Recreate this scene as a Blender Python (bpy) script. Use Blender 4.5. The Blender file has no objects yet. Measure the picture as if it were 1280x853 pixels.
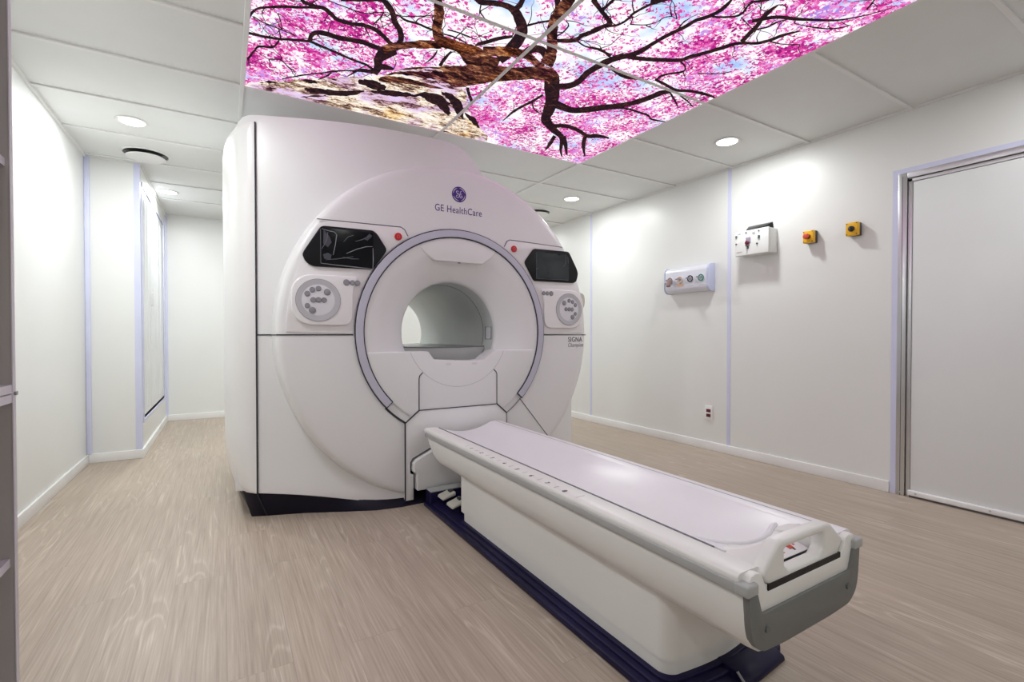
import bpy, bmesh, math, random
from mathutils import Vector, Matrix
random.seed(7)
scene = bpy.context.scene
COL = scene.collection
PI = math.pi

# ------------------------------------------------------------------ materials
def nt_of(name):
    m = bpy.data.materials.new(name); m.use_nodes = True
    t = m.node_tree; t.nodes.clear()
    return m, t
def N(t, typ, **kw):
    n = t.nodes.new(typ)
    for k, v in kw.items(): setattr(n, k, v)
    return n
def ramp(t, stops, interp='LINEAR'):
    r = N(t, 'ShaderNodeValToRGB'); cr = r.color_ramp; cr.interpolation = interp
    while len(cr.elements) < len(stops): cr.elements.new(0.5)
    for e, (p, c) in zip(cr.elements, stops): e.position = p; e.color = (*c, 1)
    return r
def noise(t, coord, scale, detail=3, rough=.5, vec_scale=None, dist=0.0):
    n = N(t, 'ShaderNodeTexNoise'); n.inputs['Scale'].default_value = scale
    n.inputs['Detail'].default_value = detail; n.inputs['Roughness'].default_value = rough
    n.inputs['Distortion'].default_value = dist
    if vec_scale:
        mp = N(t, 'ShaderNodeMapping'); mp.inputs['Scale'].default_value = vec_scale
        t.links.new(coord, mp.inputs['Vector']); coord = mp.outputs['Vector']
    t.links.new(coord, n.inputs['Vector'])
    return n
def plastic(name, col, rough=.4, metal=0.0, var=.03, vscale=4.0, spec=.5, coat=0.0):
    """painted / moulded surface with a faint uneven tone"""
    m, t = nt_of(name)
    out = N(t, 'ShaderNodeOutputMaterial'); b = N(t, 'ShaderNodeBsdfPrincipled')
    tc = N(t, 'ShaderNodeTexCoord')
    n = noise(t, tc.outputs['Object'], vscale, 2)
    r = ramp(t, [(.3, tuple(c*(1-var) for c in col)), (.7, tuple(min(1, c*(1+var)) for c in col))])
    t.links.new(n.outputs['Fac'], r.inputs['Fac']); t.links.new(r.outputs['Color'], b.inputs['Base Color'])
    b.inputs['Roughness'].default_value = rough; b.inputs['Metallic'].default_value = metal
    b.inputs['Specular IOR Level'].default_value = spec
    if coat: b.inputs['Coat Weight'].default_value = coat; b.inputs['Coat Roughness'].default_value = .1
    t.links.new(b.outputs[0], out.inputs[0])
    return m
def glow(name, col, strength):
    m, t = nt_of(name)
    out = N(t, 'ShaderNodeOutputMaterial'); e = N(t, 'ShaderNodeEmission')
    e.inputs['Color'].default_value = (*col, 1); e.inputs['Strength'].default_value = strength
    t.links.new(e.outputs[0], out.inputs[0]); return m

M = {}
M['wall'] = plastic('wall_panel', (.80, .81, .80), .38, var=.012, vscale=1.5)
M['ceil'] = plastic('ceiling_tile', (.76, .775, .765), .6, var=.012)
M['bar'] = plastic('ceiling_bar', (.80, .80, .79), .5)
M['base'] = plastic('baseboard_white', (.86, .86, .86), .4)
M['lilac'] = plastic('lilac_film', (.66, .68, .88), .35)
M['white'] = plastic('scanner_white', (.80, .803, .812), .34, var=.008)
M['white2'] = plastic('scanner_white_panel', (.84, .83, .84), .3, var=.008)
M['side'] = plastic('scanner_side_white', (.84, .84, .84), .28, var=.008)
M['seam'] = plastic('seam_dark', (.02, .02, .03), .6)
M['seamg'] = plastic('seam_grey', (.16, .16, .19), .6)
M['ring'] = plastic('ring_lilac_grey', (.53, .53, .63), .35)
M['liner'] = plastic('bore_liner_shaded', (.60, .63, .62), .3)  # shade inside the bore is put into this grey-green colour
M['deck'] = plastic('deck_grey', (.52, .54, .53), .25)
M['navy'] = plastic('navy_base', (.011, .009, .043), .36, var=.2, spec=.18)
M['navy2'] = plastic('skirt_navy', (.008, .007, .018), .45, var=.2, spec=.2)
M['black'] = plastic('black_plastic', (.007, .008, .010), .3, spec=.22)
M['glass'] = plastic('display_glass', (.004, .005, .007), .1, spec=.2)
M['film'] = plastic('film_crease', (.30, .31, .36), .3)
M['film2'] = plastic('film_crease_faint', (.055, .055, .075), .3)
M['dish'] = plastic('dish_grey', (.50, .50, .53), .4)
M['dish2'] = plastic('dish_light', (.72, .72, .76), .35)
M['btn'] = plastic('button_grey', (.27, .27, .30), .4)
M['btnrim'] = plastic('button_rim', (.10, .10, .12), .4)
M['red'] = plastic('button_red', (.55, .012, .02), .35)
M['redl'] = plastic('button_red_light', (.75, .12, .12), .35)
M['purple'] = plastic('logo_purple', (.06, .022, .22), .5)
M['logolight'] = plastic('logo_light', (.60, .54, .75), .5)
M['ink'] = plastic('ink_dark', (.03, .03, .04), .6)
M['inkg'] = plastic('ink_grey', (.20, .20, .22), .6)
M['table'] = plastic('table_white', (.80, .795, .775), .36, var=.008)
M['mat'] = plastic('cradle_white', (.82, .81, .845), .33, var=.008)
M['bump'] = plastic('bumper_grey', (.42, .43, .43), .45)
M['plate'] = plastic('end_plate_grey', (.165, .17, .165), .5)
M['plate2'] = plastic('rivet_grey', (.12, .125, .125), .4)
M['beige'] = plastic('pedal_beige', (.52, .51, .45), .5)
M['alu'] = plastic('aluminium', (.62, .63, .64), .3, metal=.85)
M['alud'] = plastic('aluminium_groove', (.10, .10, .11), .5)
M['door'] = plastic('door_leaf', (.80, .82, .83), .3, var=.01)
M['yellow'] = plastic('yellow_box', (.85, .46, .01), .4)
M['brown'] = plastic('brown_base', (.06, .045, .05), .5)
M['redknob'] = plastic('red_knob', (.60, .07, .03), .4)
M['maroon'] = plastic('socket_maroon', (.14, .006, .02), .5)
M['box'] = plastic('box_white', (.78, .79, .78), .35)
M['gas'] = plastic('gas_panel_white', (.74, .75, .84), .3)
M['gascap'] = plastic('gas_panel_cap', (.56, .59, .78), .35)
M['green'] = plastic('green_collar', (.03, .28, .19), .4)
M['amber'] = plastic('amber_collar', (.70, .45, .28), .4)
M['pinkish'] = plastic('brown_hose', (.30, .20, .19), .5)
M['maroonlabel'] = plastic('rotary_plate', (.32, .26, .36), .5)
M['shelf'] = plastic('shelf_laminate', (.50, .485, .46), .5)
M['shelfedge'] = plastic('shelf_edging', (.68, .66, .72), .4)
M['closet'] = plastic('closet_leaf', (.84, .87, .90), .3)
M['lamp'] = glow('lamp_glow', (1.0, .985, .96), 9.0)

def floor_material():
    m, t = nt_of('oak_vinyl_floor')
    out = N(t, 'ShaderNodeOutputMaterial'); b = N(t, 'ShaderNodeBsdfPrincipled')
    tc = N(t, 'ShaderNodeTexCoord'); P = tc.outputs['Object']
    # plank cells: rows along x, boards run along y
    mp = N(t, 'ShaderNodeMapping'); mp.inputs['Rotation'].default_value = (0, 0, PI/2)
    t.links.new(P, mp.inputs['Vector'])
    br = N(t, 'ShaderNodeTexBrick'); br.offset = .37; br.offset_frequency = 2
    br.inputs['Scale'].default_value = 1.0; br.inputs['Mortar Size'].default_value = .0012
    br.inputs['Brick Width'].default_value = 1.22; br.inputs['Row Height'].default_value = .184
    br.inputs['Color1'].default_value = (0, 0, 0, 1); br.inputs['Color2'].default_value = (1, 1, 1, 1)
    br.inputs['Mortar'].default_value = (.5, .5, .5, 1)
    t.links.new(mp.outputs['Vector'], br.inputs['Vector'])
    # shift the grain per board
    sh = N(t, 'ShaderNodeVectorMath', operation='MULTIPLY_ADD')
    t.links.new(br.outputs['Color'], sh.inputs[0]); sh.inputs[1].default_value = (3.1, 7.7, 0); t.links.new(P, sh.inputs[2])
    V = sh.outputs[0]
    fine = noise(t, V, 1.0, 6, .6, (150, 3.2, 1))
    mid = noise(t, V, 1.0, 5, .6, (44, 1.1, 1), .5)
    warp = noise(t, V, 1.0, 2, .45, (6.5, .8, 1))
    msk = noise(t, V, 1.0, 2, .5, (7, .7, 1))
    wv = N(t, 'ShaderNodeMath', operation='MULTIPLY'); t.links.new(warp.outputs['Fac'], wv.inputs[0]); wv.inputs[1].default_value = 95
    sn = N(t, 'ShaderNodeMath', operation='SINE'); t.links.new(wv.outputs[0], sn.inputs[0])
    ma = N(t, 'ShaderNodeMapRange'); t.links.new(sn.outputs[0], ma.inputs['Value'])
    ma.inputs['From Min'].default_value = -1; ma.inputs['From Max'].default_value = 1
    def mixv(a, bb, f):
        x = N(t, 'ShaderNodeMix'); x.data_type = 'FLOAT'; x.inputs[0].default_value = f
        t.links.new(a, x.inputs[2]); t.links.new(bb, x.inputs[3]); return x.outputs[0]
    v = mixv(fine.outputs['Fac'], mid.outputs['Fac'], .42)
    pw = N(t, 'ShaderNodeMath', operation='POWER'); t.links.new(ma.outputs['Result'], pw.inputs[0]); pw.inputs[1].default_value = 5
    mr = ramp(t, [(.50, (0, 0, 0)), (.62, (1, 1, 1))]); t.links.new(msk.outputs['Fac'], mr.inputs['Fac'])
    pm = N(t, 'ShaderNodeMath', operation='MULTIPLY'); t.links.new(pw.outputs[0], pm.inputs[0]); t.links.new(mr.outputs['Color'], pm.inputs[1])
    ad = N(t, 'ShaderNodeMath', operation='MULTIPLY_ADD'); t.links.new(pm.outputs[0], ad.inputs[0]); ad.inputs[1].default_value = .13; t.links.new(v, ad.inputs[2]); v = ad.outputs[0]
    r = ramp(t, [(.30, (.31, .242, .186)), (.46, (.405, .330, .264)), (.56, (.455, .380, .308)), (.74, (.60, .53, .45))])
    t.links.new(v, r.inputs['Fac'])
    # board-to-board tone and the joints
    tone = N(t, 'ShaderNodeMapRange'); t.links.new(br.outputs['Color'], tone.inputs['Value'])
    tone.inputs['To Min'].default_value = .975; tone.inputs['To Max'].default_value = 1.02
    mu = N(t, 'ShaderNodeMix'); mu.data_type = 'RGBA'; mu.blend_type = 'MULTIPLY'; mu.inputs[0].default_value = 1
    t.links.new(r.outputs['Color'], mu.inputs[6]); t.links.new(tone.outputs['Result'], mu.inputs[7])
    jt = N(t, 'ShaderNodeMix'); jt.data_type = 'RGBA'; jt.blend_type = 'MULTIPLY'
    jf = N(t, 'ShaderNodeMath', operation='MULTIPLY'); t.links.new(br.outputs['Fac'], jf.inputs[0]); jf.inputs[1].default_value = .22
    t.links.new(jf.outputs[0], jt.inputs[0]); t.links.new(mu.outputs[2], jt.inputs[6]); jt.inputs[7].default_value = (.35, .3, .26, 1)
    # scuffs
    sc = noise(t, P, .9, 3, .5)
    sr = ramp(t, [(.42, (.95, .95, .95)), (.6, (1.03, 1.03, 1.03))]); t.links.new(sc.outputs['Fac'], sr.inputs['Fac'])
    m2 = N(t, 'ShaderNodeMix'); m2.data_type = 'RGBA'; m2.blend_type = 'MULTIPLY'; m2.inputs[0].default_value = 1
    t.links.new(jt.outputs[2], m2.inputs[6]); t.links.new(sr.outputs['Color'], m2.inputs[7])
    t.links.new(m2.outputs[2], b.inputs['Base Color'])
    b.inputs['Roughness'].default_value = .42
    bp = N(t, 'ShaderNodeBump'); bp.inputs['Strength'].default_value = .06; bp.inputs['Distance'].default_value = .002
    t.links.new(v, bp.inputs['Height']); t.links.new(bp.outputs[0], b.inputs['Normal'])
    t.links.new(b.outputs[0], out.inputs[0]); return m
M['floor'] = floor_material()

def blossom_material():
    """backlit print: flecks of pink petals against a pale sky (in room coordinates on the panel)"""
    m, t = nt_of('backlit_blossom_print')
    out = N(t, 'ShaderNodeOutputMaterial'); e = N(t, 'ShaderNodeEmission')
    g = N(t, 'ShaderNodeNewGeometry'); P = g.outputs['Position']
    def math_(op, a, b):
        n = N(t, 'ShaderNodeMath', operation=op)
        for k, v in ((0, a), (1, b)):
            if isinstance(v, (int, float)): n.inputs[k].default_value = v
            else: t.links.new(v, n.inputs[k])
        return n.outputs[0]
    def vor(scale, warp, wscale):
        w = noise(t, P, wscale, 2, .6)
        sc = N(t, 'ShaderNodeVectorMath', operation='MULTIPLY_ADD'); t.links.new(w.outputs['Color'], sc.inputs[0])
        sc.inputs[1].default_value = (warp, warp, 0); t.links.new(P, sc.inputs[2])
        v = N(t, 'ShaderNodeTexVoronoi'); v.inputs['Scale'].default_value = scale; v.inputs['Randomness'].default_value = 1
        t.links.new(sc.outputs[0], v.inputs['Vector'])
        s = N(t, 'ShaderNodeSeparateColor'); t.links.new(v.outputs['Color'], s.inputs[0]); return s
    va, vb = vor(84, .045, 52), vor(44, .06, 30)
    big = noise(t, P, 3.2, 3, .55); med = noise(t, P, 11.0, 4, .65, dist=.5); hue = noise(t, P, 4.2, 3, .6); blu = noise(t, P, 3.6, 3, .55)
    # open bright sky behind the middle of the crown
    d = N(t, 'ShaderNodeVectorMath', operation='DISTANCE'); t.links.new(P, d.inputs[0]); d.inputs[1].default_value = (1.22, 1.70, 2.5)
    dm = N(t, 'ShaderNodeMapRange'); t.links.new(d.outputs['Value'], dm.inputs['Value'])
    dm.inputs['From Min'].default_value = .15; dm.inputs['From Max'].default_value = .95
    dm.inputs['To Min'].default_value = -.42; dm.inputs['To Max'].default_value = .10
    f = math_('ADD', math_('MULTIPLY', big.outputs['Fac'], .5), math_('MULTIPLY', med.outputs['Fac'], .5))
    dn = N(t, 'ShaderNodeMapRange'); t.links.new(f, dn.inputs['Value']); dn.clamp = False
    dn.inputs['From Min'].default_value = .41; dn.inputs['From Max'].default_value = .59; dn.inputs['To Min'].default_value = .08; dn.inputs['To Max'].default_value = .92
    dens = math_('ADD', dn.outputs['Result'], dm.outputs['Result'])
    sky = ramp(t, [(.34, (.40, .60, 1.0)), (.42, (.74, .85, 1.0)), (.50, (1.0, .98, 1.0))]); t.links.new(blu.outputs['Fac'], sky.inputs['Fac'])
    pinks = ramp(t, [(.26, (.36, .24, .76)), (.36, (.64, .30, .80)), (.43, (.92, .38, .70)), (.50, (.80, .11, .44)), (.58, (.64, .03, .30)), (.70, (.30, .01, .19))])
    hh = math_('ADD', math_('MULTIPLY', hue.outputs['Fac'], .72), math_('MULTIPLY', va.outputs[1], .30)); t.links.new(hh, pinks.inputs['Fac'])
    def over(fac, a, b):
        x = N(t, 'ShaderNodeMix'); x.data_type = 'RGBA'
        t.links.new(fac, x.inputs[0])
        for k, v in ((6, a), (7, b)):
            if isinstance(v, tuple): x.inputs[k].default_value = (*v, 1)
            else: t.links.new(v, x.inputs[k])
        return x.outputs[2]
    wash = math_('MULTIPLY', math_('LESS_THAN', vb.outputs[0], math_('MULTIPLY', dens, 1.0)), .42)      # soft pink behind
    c = over(wash, sky.outputs['Color'], (.96, .62, .86))
    c = over(math_('LESS_THAN', va.outputs[0], math_('MULTIPLY', dens, .93)), c, pinks.outputs['Color'])
    t.links.new(c, e.inputs['Color']); e.inputs['Strength'].default_value = 1.06
    t.links.new(e.outputs[0], out.inputs[0]); return m
M['blossom'] = blossom_material()
def bark_material(name, stops, sc, vs, strength=1.0, big=None):
    m, t = nt_of(name)
    out = N(t, 'ShaderNodeOutputMaterial'); e = N(t, 'ShaderNodeEmission')
    g = N(t, 'ShaderNodeNewGeometry')
    n = noise(t, g.outputs['Position'], sc, 5, .72, vs, 1.4)
    v = n.outputs['Fac']
    if big:
        nb = noise(t, g.outputs['Position'], big, 3, .6, (1, 2.4, 1), .8)
        a = N(t, 'ShaderNodeMath', operation='MULTIPLY_ADD'); t.links.new(nb.outputs['Fac'], a.inputs[0]); a.inputs[1].default_value = 1.0; t.links.new(v, a.inputs[2])
        b = N(t, 'ShaderNodeMath', operation='MULTIPLY'); t.links.new(a.outputs[0], b.inputs[0]); b.inputs[1].default_value = .5; v = b.outputs[0]
    r = ramp(t, stops); t.links.new(v, r.inputs['Fac'])
    c = r.outputs['Color']
    if big:                                             # lilac and ochre patches
        hn = noise(t, g.outputs['Position'], 3.5, 2, .5)
        hr = ramp(t, [(.38, (.74, .56, 1.0)), (.45, (1, 1, 1)), (.56, (1, 1, .98)), (.64, (1, .80, .45))]); t.links.new(hn.outputs['Fac'], hr.inputs['Fac'])
        mu = N(t, 'ShaderNodeMix'); mu.data_type = 'RGBA'; mu.blend_type = 'MULTIPLY'; mu.inputs[0].default_value = .85
        t.links.new(c, mu.inputs[6]); t.links.new(hr.outputs['Color'], mu.inputs[7]); c = mu.outputs[2]
    t.links.new(c, e.inputs['Color']); e.inputs['Strength'].default_value = strength
    t.links.new(e.outputs[0], out.inputs[0]); return m
M['branch'] = bark_material('printed_branch', [(.42, (.016, .009, .014)), (.58, (.040, .016, .018)), (.70, (.13, .045, .028))], 24, None)
M['limb'] = bark_material('printed_limb', [(.40, (.010, .006, .008)), (.47, (.040, .012, .012)), (.52, (.13, .042, .028)), (.57, (.34, .125, .07)), (.64, (.75, .44, .22))], 24, (1, 2.4, 1), 1.0, 8.0)
M['streak'] = None
M['bark'] = bark_material('printed_trunk', [(.37, (.018, .009, .012)), (.425, (.10, .045, .04)), (.46, (.42, .25, .17)), (.50, (.94, .78, .60)), (.56, (1.0, .96, .90))], 26, (1, 2.0, 1), 1.04, 6.0)
M['streak'] = M['bark']

# ------------------------------------------------------------------ mesh helpers
def obj(name, bm, m, parent=None, smooth=32, bevel=None, seg=3, kind=None, loc=None):
    if bevel:
        bm.normal_update()
        es = [e for e in bm.edges if len(e.link_faces) == 2 and e.calc_face_angle(0) > math.radians(38)]
        if es: bmesh.ops.bevel(bm, geom=es, offset=bevel, segments=seg, profile=.5, affect='EDGES', clamp_overlap=True)
    me = bpy.data.meshes.new(name); bm.to_mesh(me); bm.free()
    for p in me.polygons: p.use_smooth = True
    me.set_sharp_from_angle(angle=math.radians(smooth))
    me.materials.append(m)
    o = bpy.data.objects.new(name, me); COL.objects.link(o)
    if parent: o.parent = parent
    if kind: o['kind'] = kind
    if loc: o.location = loc
    return o
def thing(name, label, cat, loc=(0, 0, 0), group=None):
    o = bpy.data.objects.new(name, None); COL.objects.link(o); o.location = loc
    o.empty_display_size = .1
    o['label'] = label; o['category'] = cat
    if group: o['group'] = group
    return o
def box(bm, x0, x1, y0, y1, z0, z1):
    v = [bm.verts.new((x, y, z)) for x in (x0, x1) for y in (y0, y1) for z in (z0, z1)]
    for f in ((0, 1, 3, 2), (4, 6, 7, 5), (0, 4, 5, 1), (2, 3, 7, 6), (0, 2, 6, 4), (1, 5, 7, 3)): bm.faces.new([v[i] for i in f])
    return bm
def bx(*a): return box(bmesh.new(), *a)
def mk(p, u, axis):
    return {'Y': (p[0], u, p[1]), 'X': (u, p[0], p[1]), 'Z': (p[0], p[1], u)}[axis]
def prism(bm, poly, axis, a, b):
    A = [bm.verts.new(mk(p, a, axis)) for p in poly]; B = [bm.verts.new(mk(p, b, axis)) for p in poly]
    n = len(poly)
    bm.faces.new(A); bm.faces.new(B[::-1])
    for i in range(n): bm.faces.new((A[i], B[i], B[(i+1) % n], A[(i+1) % n]))
    bmesh.ops.recalc_face_normals(bm, faces=bm.faces[:]); return bm
def pr(poly, axis, a, b): return prism(bmesh.new(), poly, axis, a, b)
def loft(bm, rings, close=True, caps=True):
    R = [[bm.verts.new(p) for p in r] for r in rings]
    n = len(R[0])
    for a, b in zip(R, R[1:]):
        for i in range(n if close else n-1):
            bm.faces.new((a[i], a[(i+1) % n], b[(i+1) % n], b[i]))
    if caps and close:
        bm.faces.new(R[0][::-1]); bm.faces.new(R[-1])
    bmesh.ops.recalc_face_normals(bm, faces=bm.faces[:]); return bm
def lathe(bm, prof, cx, cz, n=96, a0=0, a1=2*PI, zmin=None):
    """prof = [(r, y)...] turned about the Y axis through (cx, cz)"""
    full = abs(a1-a0-2*PI) < 1e-6
    R = []
    for k in range(n if full else n+1):
        t = a0+(a1-a0)*k/n; c, s = math.cos(t), math.sin(t)
        R.append([bm.verts.new((cx+r*c, y, (cz+r*s) if zmin is None else max(zmin, cz+r*s))) for r, y in prof])
    for k in range(len(R) if full else len(R)-1):
        a, b = R[k], R[(k+1) % len(R)]
        for i in range(len(prof)-1):
            bm.faces.new((a[i], b[i], b[i+1], a[i+1]))
    return bm
def lt(*a, **k):
    bm = lathe(bmesh.new(), *a, **k)
    return bm
def tube(bm, pts, r, n=6, closed=False):
    pts = [Vector(p) for p in pts]; R = []; m = len(pts)
    for i, p in enumerate(pts):
        a = pts[(i-1) % m] if closed or i > 0 else pts[i]; b = pts[(i+1) % m] if closed or i < m-1 else pts[i]
        d = (b-a).normalized(); up = Vector((0, 1, 0)) if abs(d.y) < .9 else Vector((0, 0, 1))
        u = d.cross(up).normalized(); v = d.cross(u)
        rr = r[i] if isinstance(r, (list, tuple)) else r
        R.append([bm.verts.new(p+rr*(math.cos(2*PI*k/n)*u+math.sin(2*PI*k/n)*v)) for k in range(n)])
    for i in range(m if closed else m-1):
        a, b = R[i], R[(i+1) % m]
        for k in range(n): bm.faces.new((a[k], a[(k+1) % n], b[(k+1) % n], b[k]))
    if not closed: bm.faces.new(R[0][::-1]); bm.faces.new(R[-1])
    bmesh.ops.recalc_face_normals(bm, faces=bm.faces[:]); return bm
def tb(pts, r, n=6, closed=False): return tube(bmesh.new(), pts, r, n, closed)
def disc_y(bm, cx, cz, r, y0, y1, n=24):
    """short cylinder along Y, slightly domed towards -Y (y0 is the front)"""
    prof = [(r, y1), (r, y0+.2*(y1-y0)), (r*.9, y0), (0.0005, y0)]
    lathe(bm, prof, cx, cz, n); bmesh.ops.remove_doubles(bm, verts=bm.verts[:], dist=1e-5); return bm
def arc(cx, cz, r, d0, d1, n=24):
    return [(cx+r*math.cos(math.radians(d0+(d1-d0)*i/n)), cz+r*math.sin(math.radians(d0+(d1-d0)*i/n))) for i in range(n+1)]
def rrect(x0, x1, z0, z1, r, n=6):
    P = []
    for cx, cz, a in ((x1-r, z1-r, 0), (x0+r, z1-r, 90), (x0+r, z0+r, 180), (x1-r, z0+r, 270)):
        P += arc(cx, cz, r, a, a+90, n)
    return P
def roundpoly(P, r, n=5):
    out = []; m = len(P)
    for i in range(m):
        p = Vector(P[i]); a = Vector(P[i-1]); b = Vector(P[(i+1) % m])
        rr = r[i] if isinstance(r, (list, tuple)) else r
        da, db = (a-p), (b-p); k = min(rr, .45*da.length, .45*db.length)
        s, e = p+da.normalized()*k, p+db.normalized()*k
        for j in range(n+1):
            t = j/n; q = s*(1-t)**2+p*2*t*(1-t)+e*t*t; out.append((q.x, q.y))
    return out
def text(name, body, size, m, parent, mat4, xscale=1.0, extrude=.0006, shear=0.0, align='LEFT'):
    cu = bpy.data.curves.new(name, 'FONT'); cu.body = body; cu.size = size; cu.extrude = extrude; cu.shear = shear
    cu.align_x = align; cu.resolution_u = 4; cu.space_character = 1.08
    tmp = bpy.data.objects.new(name+'_tmp', cu); COL.objects.link(tmp)
    bpy.context.view_layer.update()
    me = bpy.data.meshes.new_from_object(tmp.evaluated_get(bpy.context.evaluated_depsgraph_get()))
    bpy.data.objects.remove(tmp); me.name = name
    me.transform(mat4 @ Matrix.Diagonal((xscale, 1, 1, 1)))
    me.materials.clear(); me.materials.append(m)
    o = bpy.data.objects.new(name, me); COL.objects.link(o)
    if parent: o.parent = parent
    return o
def frame(o, x, y):
    """matrix with local x -> x, local y -> y, at o"""
    x = Vector(x).normalized(); y = Vector(y).normalized(); z = x.cross(y)
    return Matrix(((x.x, y.x, z.x, o[0]), (x.y, y.y, z.y, o[1]), (x.z, y.z, z.z, o[2]), (0, 0, 0, 1)))
def struct(name, bm, m, parent=None, **k):
    return obj(name, bm, m, parent, kind='structure', **k)
N_BOUGHS, N_CRACKS = 78, 89
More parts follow.
